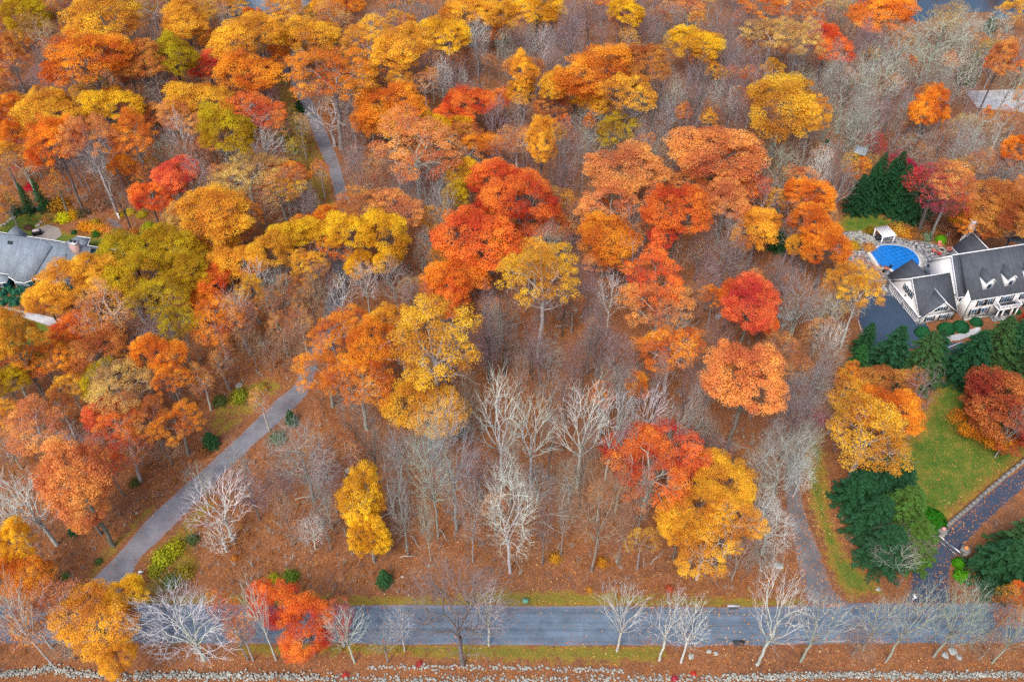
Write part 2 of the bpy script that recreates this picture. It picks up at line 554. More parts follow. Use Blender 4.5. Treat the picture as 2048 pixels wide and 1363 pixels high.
def roof_material(name, col, course=0.14):
    m, nt, b = new_mat(name)
    tc = N(nt, "ShaderNodeTexCoord")
    V = tc.outputs["Object"]
    w = N(nt, "ShaderNodeTexBrick")
    w.inputs["Scale"].default_value = 1.0
    w.inputs["Brick Width"].default_value = 0.33
    w.inputs["Row Height"].default_value = course
    w.inputs["Mortar Size"].default_value = 0.012
    w.inputs["Color1"].default_value = (*[c * .88 for c in col], 1)
    w.inputs["Color2"].default_value = (*[c * 1.12 for c in col], 1)
    w.inputs["Mortar"].default_value = (*[c * .6 for c in col], 1)
    nt.links.new(V, w.inputs["Vector"])
    n = noise(nt, 0.5, 5, 0.7, V)
    r = ramp(nt, n.outputs[0], [(0.3, .75), (0.7, 1.2)])
    c = mix(nt, 0.9, w.outputs[0], r.outputs[0], 'MULTIPLY')
    mp = N(nt, "ShaderNodeMapping"); mp.inputs["Scale"].default_value = (2.2, .12, .12)
    nt.links.new(V, mp.inputs["Vector"])
    n2 = noise(nt, 1.0, 4, 0.7, mp.outputs[0])
    r2 = ramp(nt, n2.outputs[0], [(0.35, .72), (0.65, 1.2)])
    c = mix(nt, 0.6, c, r2.outputs[0], 'MULTIPLY')
    nt.links.new(c, b.inputs["Base Color"])
    b.inputs["Roughness"].default_value = 0.85
    b.inputs["Specular IOR Level"].default_value = 0.25
    return m


M_ROOF = roof_material("charcoal_shingles", (.075, .085, .10))
M_ROOFL = roof_material("blue_grey_shingles", (.21, .25, .29))


def glass_material(name, col=(.03, .07, .12), spec=.8):
    m, nt, b = new_mat(name)
    b.inputs["Base Color"].default_value = (*col, 1)
    b.inputs["Roughness"].default_value = 0.08
    b.inputs["Specular IOR Level"].default_value = spec
    return m


M_GLASS = glass_material("window_glass", (.02, .07, .13), .35)
M_WATER = glass_material("pond_water", (.012, .02, .03))
_nt = M_WATER.node_tree
_tc = N(_nt, "ShaderNodeTexCoord")
_nn = noise(_nt, 0.8, 3, 0.5, _tc.outputs["Object"])
bump(_nt, _nt.nodes["Principled BSDF"], _nn.outputs[0], 0.15, 0.1)
M_POOL = simple("blue_pool_cover", (.005, .17, .55), 0.45, 0.22, 0.5, 0.0, 0, .5)
M_POOLSTRAP = simple("pool_cover_strap", (.004, .11, .36), 0.5, 0.1)


def slate_material():
    m, nt, b = new_mat("slate_flagstone")
    tc = N(nt, "ShaderNodeTexCoord")
    n = noise(nt, 1.6, 3, 0.6, tc.outputs["Object"])
    r = ramp(nt, n.outputs[0], [(0.36, (.035, .045, .06)), (0.48, (.16, .175, .20)), (0.60, (.42, .42, .41))])
    nt.links.new(r.outputs[0], b.inputs["Base Color"])
    b.inputs["Roughness"].default_value = 0.7
    return m


M_SLATE = slate_material()

# ------------------------------------------------------------------ ground sheet
xs = np.concatenate([[-4000, -1500, -600, -300], np.arange(-195, 196, 1.0), [300, 600, 1500, 4000]])
ys = np.concatenate([[-3000, -800, -200, -40, 10], np.arange(34, 311, 1.0), [360, 500, 900, 2000, 6000]])
XX, YY = np.meshgrid(xs, ys)
GP = np.stack([XX.ravel(), YY.ravel()], 1)
gz = relief(GP)
grass = np.zeros(len(GP))
for p in LAWNS:
    grass = np.maximum(grass, 1.0 * (1 - sst(poly_sd(GP, p), -2.5, 1.5)))
for p, a in zip(VERGES, (.74, .78, .58, .55, .66, .58)):
    grass = np.maximum(grass, a * (1 - sst(poly_sd(GP, p), -0.8, 1.4)))
nx, ny = len(xs), len(ys)
idx = np.arange(nx * ny).reshape(ny, nx)
Fq = np.stack([idx[:-1, :-1].ravel(), idx[:-1, 1:].ravel(), idx[1:, 1:].ravel(), idx[1:, :-1].ravel()], 1)
me = mesh_from("ground", np.column_stack([GP, gz]), Fq, [M_GROUND], True, {"grass": grass})
tag(obj("ground", me), "forest floor covered in orange-brown fallen leaves", None, None, "structure")


def patch_grid(name, poly, step, z, mat, label, attrs_fn=None, kind="structure"):
    """a sheet filled over an outline, cut to it exactly"""
    bm = bmesh.new()
    vs = [bm.verts.new((x, y, z)) for x, y in poly]
    f = bm.faces.new(vs)
    if f.normal.z < 0: f.normal_flip()
    bmesh.ops.triangulate(bm, faces=[f])
    x0, x1 = min(p[0] for p in poly), max(p[0] for p in poly)
    y0, y1 = min(p[1] for p in poly), max(p[1] for p in poly)
    for k in range(1, int((x1 - x0) / step) + 1):
        bmesh.ops.bisect_plane(bm, geom=bm.verts[:] + bm.edges[:] + bm.faces[:], plane_co=(x0 + k * step, 0, 0), plane_no=(1, 0, 0))
    for k in range(1, int((y1 - y0) / step) + 1):
        bmesh.ops.bisect_plane(bm, geom=bm.verts[:] + bm.edges[:] + bm.faces[:], plane_co=(0, y0 + k * step, 0), plane_no=(0, 1, 0))
    for f in bm.faces:
        if f.normal.z < 0: f.normal_flip()
    me = bpy.data.meshes.new(name)
    bm.to_mesh(me); bm.free()
    me.materials.append(mat)
    P = np.zeros(len(me.vertices) * 3, dtype=np.float32)
    me.vertices.foreach_get("co", P)
    P = P.reshape(-1, 3)[:, :2]
    if attrs_fn:
        for an, av in attrs_fn(P).items():
            a = me.attributes.new(an, 'FLOAT', 'POINT')
            a.data.foreach_set("value", np.asarray(av, dtype=np.float32))
    o = obj(name, me)
    return tag(o, label, None, None, kind)


def edge_attr(poly):
    return lambda P: {"edge": 1 - sst(-poly_sd(P, poly), 0.0, 0.9)}


def resample(L, n=3):
    out = []
    L = [np.array(p, float) for p in L]
    for i in range(len(L) - 1):
        p0 = L[max(i - 1, 0)]; p1 = L[i]; p2 = L[i + 1]; p3 = L[min(i + 2, len(L) - 1)]
        for k in range(n):
            t = k / n
            out.append(tuple(.5 * ((2 * p1) + (-p0 + p2) * t + (2 * p0 - 5 * p1 + 4 * p2 - p3) * t * t + (-p0 + 3 * p1 - 3 * p2 + p3) * t ** 3)))
    out.append(tuple(L[-1]))
    return out


rngw = random.Random(3)


def road_sheet(name, L, R, z, mat, label):
    """paved sheet across 5 columns, edges a little ragged"""
    L = [G(x, y)[:2] for x, y in resample(L, 8)]
    R = [G(x, y)[:2] for x, y in resample(R, 8)]
    V = []; e = []
    for a, b in zip(L, R):
        w = np.linalg.norm(b - a)
        for k, t in enumerate((0, .12, .5, .88, 1)):
            tt = t + (rngw.uniform(-.12, .12) / w if k in (0, 4) else 0)
            V.append((*(a + (b - a) * tt), z)); e.append(1.0 if k in (0, 4) else (.3 if k in (1, 3) else 0))
    F = []
    for i in range(len(L) - 1):
        for k in range(4):
            F.append((i * 5 + k, i * 5 + k + 1, (i + 1) * 5 + k + 1, (i + 1) * 5 + k))
    me = mesh_from(name, V, F, [mat], True, {"edge": e})
    me.update()
    if me.polygons[0].normal.z < 0:
        me.flip_normals()
    return tag(obj(name, me), label, None, None, "structure")


road_sheet("driveway", DRV_L, DRV_R, 0.012, M_DRIVE, "grey private drive curving up through the left woods")
road_sheet("side_road", SHR_L, SHR_R, 0.012, M_SHARED, "brownish-grey leaf-strewn lane left of the evergreens")
road_sheet("house_driveway", WDR_L, WDR_R, 0.012, M_NEWASPH2, "dark asphalt drive running through the gate past the spruces")
road_sheet("main_road", ROAD_T, ROAD_B, 0.020, M_ROAD, "blue-grey two-lane road across the bottom")
patch_grid("parking_court", gxy(COURT), 2.0, 0.02, M_NEWASPH, "dark asphalt court beside the garage", edge_attr(gxy(COURT)))
patch_grid("driveway_spur", gxy(WDR2), 2.0, 0.02, M_NEWASPH, "short stretch of dark drive between the spruces", edge_attr(gxy(WDR2)))
patch_grid("pond", gxy(POND), 20.0, 0.03, M_WATER, "dark pond behind the woods at the upper right")
patch_grid("far_pavement", gxy(LOT), 4.0, 0.02, M_PALE, "pale grey pavement behind bare trunks at the right", edge_attr(gxy(LOT)))
patch_grid("far_drive", gxy(LOTL), 4.0, 0.02, M_PALE, "pale pavement patch among the far left trees", edge_attr(gxy(LOTL)))
patch_grid("garden_path", gxy(WALK), 2.0, 0.02, M_PALE, "pale concrete walk in front of the teal house", edge_attr(gxy(WALK)))
patch_grid("gravel_path", gxy(PATHL), 2.0, 0.02, M_SHARED, "grey gravel patch in the hillside garden", edge_attr(gxy(PATHL)))


def lawn_attr(poly):
    return lambda P: {"grass": 1 - sst(poly_sd(P, poly), -2.5, 1.5)}


for nm, p, lb in (("lawn", LAWN1, "green lawn with yellowing streaks below the white house"), ("lawn", LAWN2, "grass strip with scattered leaves beside the lane"),
                  ("lawn", LAWN3, "small oval lawn above the pool"), ("lawn", LAWN4, "mossy lawn behind the teal house"), ("lawn", LAWN5, "lawn below the concrete walk")):
    patch_grid(nm, gxy(p), 2.0, 0.006, M_GROUND, lb, lawn_attr(gxy(p)))


# ------------------------------------------------------------------ white house (own frame: x along the ridge, y away from the camera, z up)
def W2(u, v, z): return (u, -v, z)


def roof_plane(mb, u0, u1, va, za, vb, zb, th=.14):
    mb.slab([W2(u0, va, za), W2(u1, va, za), W2(u1, vb, zb), W2(u0, vb, zb)], th)


def profile_wall(name, mat, parent, prof, u0, u1):
    """solid body: profile (v,z) extruded from u0 to u1"""
    k = len(prof)
    V = [W2(u0, v, z) for v, z in prof] + [W2(u1, v, z) for v, z in prof]
    F = [tuple(range(k)), tuple(range(2 * k - 1, k - 1, -1))] + [(i, i + k, (i + 1) % k + k, (i + 1) % k) for i in range(k)]
    me = mesh_from(name, V, F, [mat])
    bm = bmesh.new(); bm.from_mesh(me); bmesh.ops.recalc_face_normals(bm, faces=bm.faces); bm.to_mesh(me); bm.free()
    return obj(name, me, parent)


def window(parent, P, A, N_, w, h, mat_frame=None, cols=1, rows=2, shutters=True, shut_w=.38):
    """P lower middle of the opening, A unit vector along the wall, N_ outward"""
    P, A, N_ = Vector(P), Vector(A), Vector(N_)
    Z = Vector((0, 0, 1))

    def brick(mb, a0, a1, z0, z1, n0, n1):
        pts = [P + A * a + N_ * n + Z * z for a in (a0, a1) for n in (n0, n1) for z in (z0, z1)]
        V = [tuple(p) for p in pts]
        mb.add(V, [(0, 1, 3, 2), (4, 6, 7, 5), (0, 4, 5, 1), (2, 3, 7, 6), (0, 2, 6, 4), (1, 5, 7, 3)])
    f = MB()
    t = .03
    brick(f, -w / 2 - t, w / 2 + t, -t, 0, -.02, .07); brick(f, -w / 2 - t, w / 2 + t, h, h + t, -.02, .07)
    brick(f, -w / 2 - t, -w / 2, 0, h, -.02, .07); brick(f, w / 2, w / 2 + t, 0, h, -.02, .07)
    for c in range(1, cols):
        x = -w / 2 + w * c / cols
        brick(f, x - .018, x + .018, 0, h, .02, .05)
    for r in range(1, rows - 1):
        z = h * r / rows
        brick(f, -w / 2, w / 2, z - .012, z + .012, .02, .052)
    fo = f.build("window", mat_frame or M_WHITE, parent)
    g = MB(); brick(g, -w / 2, w / 2, 0, h, .005, .03)
    g.build("pane", M_GLASS, fo)
    if shutters:
        for s in (-1, 1):
            m = MB()
            a0 = s * (w / 2 + t + .02); a1 = a0 + s * shut_w
            brick(m, min(a0, a1), max(a0, a1), -.03, h + .03, .003, .05)
            for q in range(5):
                zz = h * (q + .5) / 5
                brick(m, min(a0, a1) + .04, max(a0, a1) - .04, zz - .06, zz + .04, .05, .064)
            m.build("shutter", M_BLACK, parent)
    return fo


YAW = .219
wh = thing("white_house", "large white clapboard house with charcoal roof and dormers beside the pool", "house", (75.74, 133.4, 0), YAW)
GL, GD, HE, HR = 7.48, 11.11, 2.3, 7.31
MU, V0, V1, VR, ME, MR = 8.0, -1.04, 9.62, 4.29, 4.95, 10.49
U1, V2, UE = 9.35, 11.45, 36.0
profile_wall("garage_wall", M_SIDING, wh, [(0, 0), (GD, 0), (GD, HE), (GD / 2, HR - .25), (0, HE)], 0, GL)
profile_wall("link_wall", M_SIDING, wh, [(1.5, 0), (9.2, 0), (9.2, 3.9), (4.3, 4.2), (1.5, 3.9)], GL + .003, MU - .003)
profile_wall("west_wall", M_SIDING, wh, [(V0, 0), (V1, 0), (V1, ME), (VR, MR - .2), (V0, ME)], MU, U1)
profile_wall("main_wall", M_SIDING, wh, [(V0 + .01, 0), (V2, 0), (V2, ME), (VR, MR - .25), (V0 + .01, ME)], U1 + .003, UE)
# roofs
r = MB(); s_g = (HR - HE) / (GD / 2)
roof_plane(r, -.35, GL + .3, GD / 2, HR, GD - .05, HE + .05 * s_g)
roof_plane(r, -.35, GL + .3, GD / 2, HR + .002, -.35, HE - .35 * s_g)
r.build("garage_roof", M_ROOF, wh)
r = MB(); ax, az = 3.9, 5.55
for side, ue in ((-1, -.32), (1, GL + .32)):
    ze = HE - .25
    r.slab([W2(ax, GD + .4, az), W2(ax, 6.9, az), W2(ue, 6.9, ze), W2(ue, GD + .4, ze)], .14)
r.build("front_gable_roof", M_ROOF, wh)
profile = [(0, HE - .1), (GL, HE - .1), (ax, az - .2)]
m = MB(); k = 3
V = [W2(u, GD + .02, z) for u, z in profile] + [W2(u, GD - 2.0, z) for u, z in profile]
m.add(V, [(0, 1, 2), (5, 4, 3), (0, 3, 4, 1), (1, 4, 5, 2), (2, 5, 3, 0)])
m.build("front_gable_wall", M_SIDING, wh)
r = MB()
for ue in (.15, GL + .6):
    r.slab([W2(4.5, -1.6, az), W2(4.5, 4.0, az), W2(ue, 4.0, HE - .1), W2(ue, -1.6, HE - .1)], .14)
r.build("rear_gable_roof", M_ROOF, wh)
m = MB(); m.box(.7, GL, .02, 1.3, 0, HE - .3)
V = [W2(u, -1.3, z) for u, z in ((.7, HE - .3), (GL, HE - .3), (4.4, az - .35))] + [W2(u, 1.5, z) for u, z in ((.7, HE - .3), (GL, HE - .3), (4.4, az - .35))]
m.add(V, [(0, 2, 1), (3, 4, 5), (0, 1, 4, 3), (1, 2, 5, 4), (2, 0, 3, 5)])
m.build("rear_gable_wall", M_SIDING, wh)
sl_r = (MR - ME) / (VR - V0); sl_s = (MR - ME) / (V1 - VR); sl_m = (MR - ME) / (V2 - VR)
r = MB()
roof_plane(r, MU - .3, U1, VR, MR, V1 + .3, ME - .3 * sl_s)
roof_plane(r, MU - .3, UE, VR, MR + .002, V0 - .3, ME - .3 * sl_r)
r.build("west_roof", M_ROOF, wh)
r = MB(); roof_plane(r, U1 + .004, UE, VR, MR + .05, V2 + .14, ME - .14 * sl_m + .05)
r.build("main_roof", M_ROOF, wh)
# shingled cheek where the steeper strip dips below the main roof
m = MB()
m.add([W2(U1 - .02, VR + .3, MR - .25), W2(U1 - .02, V1 + .2, MR + .03 - sl_m * (V1 + .2 - VR)), W2(U1 - .02, V1 + .2, ME - .3), W2(U1 + .0, VR + .3, MR - .25), W2(U1 + .0, V1 + .2, MR + .03 - sl_m * (V1 + .2 - VR)), W2(U1 + .0, V1 + .2, ME - .3)], [(0, 1, 2), (5, 4, 3), (0, 3, 4, 1), (1, 4, 5, 2), (2, 5, 3, 0)])
m.build("roof_cheek", M_ROOF, wh)
# white rake and eave boards
r = MB()
for u in (-.37, GL + .32):
    for ve, zz in ((GD - .05, HE + .05 * s_g), (-.35, HE - .35 * s_g)):
        r.bar(W2(u, GD / 2, HR - .1), W2(u, ve, zz - .1), .06, .22)
r.bar(W2(MU - .33, VR, MR - .1), W2(MU - .33, V1 + .3, ME - .3 * sl_s - .1), .06, .24)
r.bar(W2(MU - .33, VR, MR - .1), W2(MU - .33, V0 - .3, ME - .3 * sl_r - .1), .06, .24)
for ue in (-.33, GL + .33):
    r.bar(W2(ax, GD + .42, az - .09), W2(ue, GD + .42, HE - .34), .06, .2)
r.bar(W2(ax, GD + .45, az + .02), W2(ax, 6.9, az + .02), .12, .06)
r.bar(W2(-.4, GD / 2, HR + .03), W2(GL + .35, GD / 2, HR + .03), .2, .05)
r.bar(W2(MU - .35, VR, MR + .08), W2(UE, VR, MR + .08), .2, .05)
r.build("rake_trim", M_WHITE, wh)
for (ua, ub, v, z) in ((MU - .3, U1 - .05, V1 + .34, ME - .3 * sl_s - .08), (U1 + .02, UE, V2 + .18, ME - .14 * sl_m - .02)):
    r = MB(); r.bar(W2(ua, v, z), W2(ub, v, z), .12, .12); r.build("gutter", M_WHITE, wh)
for (u, v, z) in ((U1 + .02, V2 + .06, ME), (GL - .1, GD + .06, HE), (MU + .08, V1 + .06, ME - .3), (.06, GD + .06, HE - .2)):
    r = MB(); r.bar(W2(u, v, .05), W2(u, v, z), .09, .09); r.build("downspout", M_BLACK, wh)
# garage doors in the west wall
for va, vb in ((.55, 5.05), (5.75, 10.5)):
    fr = MB()
    fr.box(-.10, -.003, -vb - .15, -va + .15, 2.02, 2.2); fr.box(-.10, -.003, -va, -va + .15, 0, 2.02); fr.box(-.10, -.003, -vb - .15, -vb, 0, 2.02)
    d = fr.build("garage_door", M_WHITE, wh)
    pn = MB()
    for i in range(4):
        n = 8
        for j in range(n):
            a = va + (vb - va) * j / n
            pn.box(-.055, -.003, -(a + (vb - va) / n - .04), -(a + .04), .04 + i * .49, .04 + i * .49 + .44)
    pn.build("door_panels", simple("grey_door_paint", (.62, .64, .66), .5, .05), d)["kind"] = "stuff"
r = MB(); r.box(-.5, -.002, -GD - .1, .1, 2.24, 2.36); r.build("door_canopy", M_WHITE, wh)
for v in (1.0, 5.4, 10.0):
    r = MB(); r.bar(W2(-.12, v, 2.62), W2(-.12, v, 2.95), .18, .18); r.build("wall_lamp", M_BLACK, wh)
for v in (4.45, 5.55, 6.65):
    window(wh, W2(-.0, v, 3.35), (0, 1, 0), (-1, 0, 0), .62, 1.35, cols=1, shut_w=.22)
for (u0, u1, z0, h) in ((1.08, 3.2, .75, 1.15), (4.05, 6.15, .75, 1.15), (2.55, 5.15, 3.05, 1.0)):
    window(wh, W2((u0 + u1) / 2, GD + .022, z0), (1, 0, 0), (0, -1, 0), (u1 - u0) - .8, h, cols=3)
# two-storey front
for (u0, u1) in ((11.05, 12.95), (13.0, 14.9), (16.1, 19.1), (20.3, 22.2), (22.3, 24.2), (26.0, 28.5), (29.5, 32)):
    window(wh, W2((u0 + u1) / 2, V2, 2.95), (1, 0, 0), (0, -1, 0), (u1 - u0) - .85, 1.45, cols=2 if u1 - u0 < 2.5 else 4)
for (u0, u1) in ((10.3, 12.45), (12.5, 14.7), (20.4, 22.5), (22.7, 24.8), (26.2, 28.6), (29.5, 32)):
    window(wh, W2((u0 + u1) / 2, V2, .75), (1, 0, 0), (0, -1, 0), (u1 - u0) - .85, 1.5, cols=2, rows=3)
window(wh, W2(8.7, V1, 3.3), (1, 0, 0), (0, -1, 0), .45, 1.0, shutters=False, mat_frame=M_BLACK)
window(wh, W2(8.6, V1, .9), (1, 0, 0), (0, -1, 0), .6, 1.1, shutters=False, mat_frame=M_BLACK)
for (v, z) in ((-.35, 4.0), (-.7, 2.1), (8.8, 3.9)):
    r = MB(); r.bar(W2(MU - .15, v, z), W2(MU - .15, v, z + .5), .3, .3); r.build("wall_lantern", M_BLACK, wh)
# dormers
for uc in (13.3, 17.9, 22.5, 27.1):
    zb = lambda v: MR + .05 - sl_m * (v - VR)
    vf = 10.25; w = .98; ze = 7.75; zt = 8.7
    d = MB()
    prof = [(-w, 5.6), (w, 5.6), (w, ze), (0, zt - .1), (-w, ze)]
    Vv = [W2(uc + a, vf, z) for a, z in prof] + [W2(uc + a, VR + 2.4, z) for a, z in prof]
    d.add(Vv, [(0, 1, 2, 3, 4), (9, 8, 7, 6, 5)] + [(i, i + 5, (i + 1) % 5 + 5, (i + 1) % 5) for i in range(5)])
    dd = d.build("dormer", M_SIDING, wh)
    r = MB()
    for s in (-1, 1):
        r.slab([W2(uc, vf + .2, zt), W2(uc, 6.3, zt), W2(uc + s * (w + .09), 6.3, ze - .08), W2(uc + s * (w + .09), vf + .2, ze - .08)], .09)
    r.build("dormer_roof", M_ROOF, dd)
    r = MB()
    for s in (-1, 1):
        r.bar(W2(uc, vf + .22, zt - .04), W2(uc + s * (w + .12), vf + .22, ze - .14), .05, .14)
    r.build("dormer_trim", M_WHITE, dd)
    f = MB(); f.box(uc - .38, uc + .38, -vf - .05, -vf - .002, 6.25, 7.25); f.build("window_frame", M_BLACK, dd)
    f = MB(); f.box(uc - .30, uc + .30, -vf - .07, -vf - .051, 6.33, 7.17); f.build("pane", M_GLASS, dd)
# rear wing with its gable, and the stone chimney
m = MB()
prof = [(16.9, 0), (22.5, 0), (22.5, 3.9), (19.7, 6.75), (16.9, 3.9)]
Vv = [W2(a, -5.0, z) for a, z in prof] + [W2(a, 1.0, z) for a, z in prof]
m.add(Vv, [(4, 3, 2, 1, 0), (5, 6, 7, 8, 9)] + [(i, (i + 1) % 5, (i + 1) % 5 + 5, i + 5) for i in range(5)])
m.build("rear_wing_wall", M_SIDING, wh)
r = MB()
for ue in (16.5, 22.9):
    r.slab([W2(19.7, -5.3, 7.0), W2(19.7, 1.6, 7.0), W2(ue, 1.6, 3.65), W2(ue, -5.3, 3.65)], .14)
r.build("rear_wing_roof", M_ROOF, wh)
r = MB(); r.bar(W2(19.7, -5.3, 7.03), W2(19.7, 1.6, 7.03), .18, .05); r.bar(W2(16.46, -5.3, 3.62), W2(16.46, -1.2, 3.62), .12, .12); r.build("wing_trim", M_WHITE, wh)
r = MB(); r.slab([W2(24, -1.2, 7.9), W2(28, -1.2, 7.9), W2(28, 3.4, 9.6), W2(24, 3.4, 9.6)], .15); r.build("rear_dormer_roof", M_ROOF, wh)
ch = MB()
ch.box(18.6, 20.5, 5.02, 6.3, 0, 5.0)
ch.add([W2(18.6, -5.02, 5), W2(20.5, -5.02, 5), W2(20.5, -6.3, 5), W2(18.6, -6.3, 5), W2(18.9, -5.02, 6.2), W2(20.2, -5.02, 6.2), W2(20.2, -6.1, 6.2), W2(18.9, -6.1, 6.2)],
       [(0, 1, 5, 4), (1, 2, 6, 5), (2, 3, 7, 6), (3, 0, 4, 7)])
ch.box(18.9, 20.2, 5.02, 6.1, 6.2, 9.6)
c = ch.build("chimney", simple("pale_chimney_stone", (.50, .48, .45), .9, .55, 3.2, .5), wh)
k = MB(); k.box(18.75, 20.35, 4.9, 6.25, 9.6, 9.78); k.build("chimney_cap", M_WHITE, c)
for u in (19.2, 19.9):
    k = MB(); k.cyl(u, 5.55, 9.78, 10.15, .16, n=10); k.build("chimney_pot", M_RUST, c)
# portico with railed balcony
po = MB(); po.box(15.0, 19.7, -13.35, -V2 - .003, 2.72, 2.98)
p = po.build("portico", M_WHITE, wh)
k = MB(); k.box(15.3, 19.4, -13.05, -V2 - .3, 2.982, 3.02); k.build("balcony_deck", M_ROOF, p)
k = MB()
for (a, b) in ((W2(15.1, 13.25, 3.75), W2(19.6, 13.25, 3.75)), (W2(15.1, 13.25, 3.75), W2(15.1, 11.5, 3.75)), (W2(19.6, 13.25, 3.75), W2(19.6, 11.5, 3.75)), (W2(15.1, 13.25, 3.1), W2(19.6, 13.25, 3.1))):
    k.bar(a, b, .12, .1)
for i in range(25):
    k.bar(W2(15.1 + 4.5 * i / 24, 13.25, 3.0), W2(15.1 + 4.5 * i / 24, 13.25, 3.72), .06 if i % 12 else .2)
for i in range(9):
    for u in (15.1, 19.6):
        k.bar(W2(u, 11.6 + 1.6 * i / 9, 3.0), W2(u, 11.6 + 1.6 * i / 9, 3.72), .05)
k.build("balcony_rail", M_WHITE, p)
for u in (15.25, 16.4, 18.3, 19.45):
    k = MB(); k.cyl(u, -13.15, .12, 2.72, .15, .13, 12); k.build("column", M_WHITE, p)
k = MB(); k.box(15.0, 19.7, -13.5, -V2 - .003, 0, .12); k.build("porch_floor", M_SLATE, p)
k = MB(); k.box(16.8, 17.9, -V2 - .06, -V2 - .003, .13, 2.3); k.build("front_door", M_BLACK, p)
r = MB(); r.prism([(9.6, -V2 - .6), (9.6, -V2 - .02), (14.8, -V2 - .02), (14.8, -V2 - .6)], 0, .25); r.build("foundation_bed", M_STONE, wh)
# paved walk in front
patch_grid("front_walk", gxy([(1838, 676), (1880, 668), (1915, 668), (1960, 652), (1962, 664), (1918, 680), (1872, 684), (1842, 690)]), 2.0, 0.012, M_PALE, "pale stone walk in front of the white house")

# ------------------------------------------------------------------ teal house at the left
th = thing("teal_house", "teal-walled house with wide blue-grey shingle roof and white gutters", "house", (-102.3, 140.7, 0), -.224)
E0, E1, RZ, SL = -14.0, 19.5, 8.0, .86
profile_wall("house_wall", M_TEAL, th, [(-5.3, 0), (5.3, 0), (5.3, 3.2), (0, RZ - .4), (-5.3, 3.2)], E0, E1 - .3)
r = MB(); roof_plane(r, E0, E1, 0, RZ, 5.9, RZ - 5.9 * SL); roof_plane(r, E0, E1, 0, RZ + .002, -5.9, RZ - 5.9 * SL)
r.build("roof", M_ROOFL, th)


def on(u, v, up=0): return W2(u, v, RZ - abs(v) * SL + up)


r = MB(); r.slab([on(8.5, .12, .5), on(3.2, 6.3, .5), on(4.9, 6.9, .5), on(6.8, 6.9, .5), on(8.4, 6.3, .5), on(11.2, .9, .5)], .5)
r.build("wing_roof", M_ROOFL, th)
r = MB(); r.slab([on(11.8, 2.4, .35), on(14.6, 1.6, .35), on(14.8, 7.3, .35), on(10.9, 7.3, .35)], .34)
r.build("lower_wing_roof", M_ROOFL, th)
for (a, b) in ((on(3.1, 6.35, .25), on(4.9, 6.95, .25)), (on(4.9, 6.95, .25), on(6.8, 6.95, .25)), (on(6.8, 6.95, .25), on(8.5, 6.35, .25)), (W2(E0, 5.96, RZ - 5.9 * SL), W2(3.0, 5.96, RZ - 5.9 * SL)), (W2(8.6, 5.96, RZ - 5.9 * SL), W2(10.8, 5.96, RZ - 5.9 * SL)), (W2(E0, -5.96, RZ - 5.9 * SL), W2(E1, -5.96, RZ - 5.9 * SL))):
    g_ = MB(); g_.bar(a, b, .16, .16); g_.build("gutter", M_WHITE, th)
r = MB(); r.bar(W2(E0, 0, RZ + .03), W2(E1, 0, RZ + .03), .22, .05); r.build("ridge_cap", M_ROOFL, th)
m = MB(); m.prism([(3.6, -6.1), (4.9, -6.6), (6.7, -6.6), (8.0, -6.1), (8.0, -5.31), (3.6, -5.31)], 0, 2.3); m.build("bay_wall", M_TEAL, th)
m = MB(); m.prism([(-2.6, -6.9), (-.9, -7.5), (1.2, -7.5), (2.6, -6.9), (2.6, -5.31), (-2.6, -5.31)], 0, 1.9); m.build("porch_wall", M_TEAL, th)
r = MB(); r.slab([W2(-2.9, 5.6, 2.6), W2(-2.9, 7.1, 1.95), W2(-1, 7.75, 1.8), W2(1.3, 7.75, 1.8), W2(2.9, 7.1, 1.95), W2(2.9, 5.6, 2.6)], .1); r.build("porch_roof", M_ROOFL, th)
for (a, b) in (((-2.9, 7.15), (-1, 7.8)), ((-1, 7.8), (1.3, 7.8)), ((1.3, 7.8), (2.9, 7.15))):
    g_ = MB(); g_.bar(W2(*a, 1.85), W2(*b, 1.85), .16, .16); g_.build("gutter", M_WHITE, th)
for u in (-1.6, .3, 1.6, 4.6, 5.8, 7.0, 9.4, 12.5, 14):
    window(th, W2(u, 7.5 if u < 2 else (6.6 if u < 8 else 5.3), .7), (1, 0, 0), (0, -1, 0), .8, 1.0, cols=2, shutters=False)
# rear gable, octagonal bay, chimney, skylight
r = MB()
for ue in (-5.8, -1.0):
    r.slab([W2(-3.4, -6.5, 5.0), W2(-3.4, -3.0, 5.0), W2(ue, -3.0, 2.9), W2(ue, -6.5, 2.9)], .12)
r.build("rear_gable_roof", M_ROOFL, th)
bay = [(8.7, 5.8), (9.4, 8.1), (12.1, 8.1), (12.9, 5.8)]
r = MB()
r.add([(8.6, 5.2, 3.6), (9.2, 8.25, 2.95), (12.3, 8.25, 2.95), (13.1, 5.2, 3.6), (10.8, 6.2, 4.2), (8.6, 5.2, 2.9), (9.2, 8.25, 2.8), (12.3, 8.25, 2.8), (13.1, 5.2, 2.9)],
      [(0, 1, 4), (1, 2, 4), (2, 3, 4), (3, 0, 4), (0, 5, 6, 1), (1, 6, 7, 2), (2, 7, 8, 3), (5, 8, 7, 6), (0, 3, 8, 5)])
r.build("bay_roof", M_ROOFL, th)
r = MB()
for a, b in (((8.5, 5.6), (9.2, 8.3)), ((9.2, 8.3), (12.3, 8.3)), ((12.3, 8.3), (13.2, 5.6))):
    r.bar((*a, 2.95), (*b, 2.95), .16, .16)
r.build("bay_gutter", M_WHITE, th)
m = MB(); m.prism([(8.9, 5.31), (12.8, 5.31), (12.0, 7.9), (9.5, 7.9)], 0, 2.8); m.build("rear_bay_wall", M_TEAL, th)
m = MB(); m.box(15.7, 17.4, -1.25, -.15, 5.5, 9.4)
c = m.build("chimney", M_BRICKC, th)
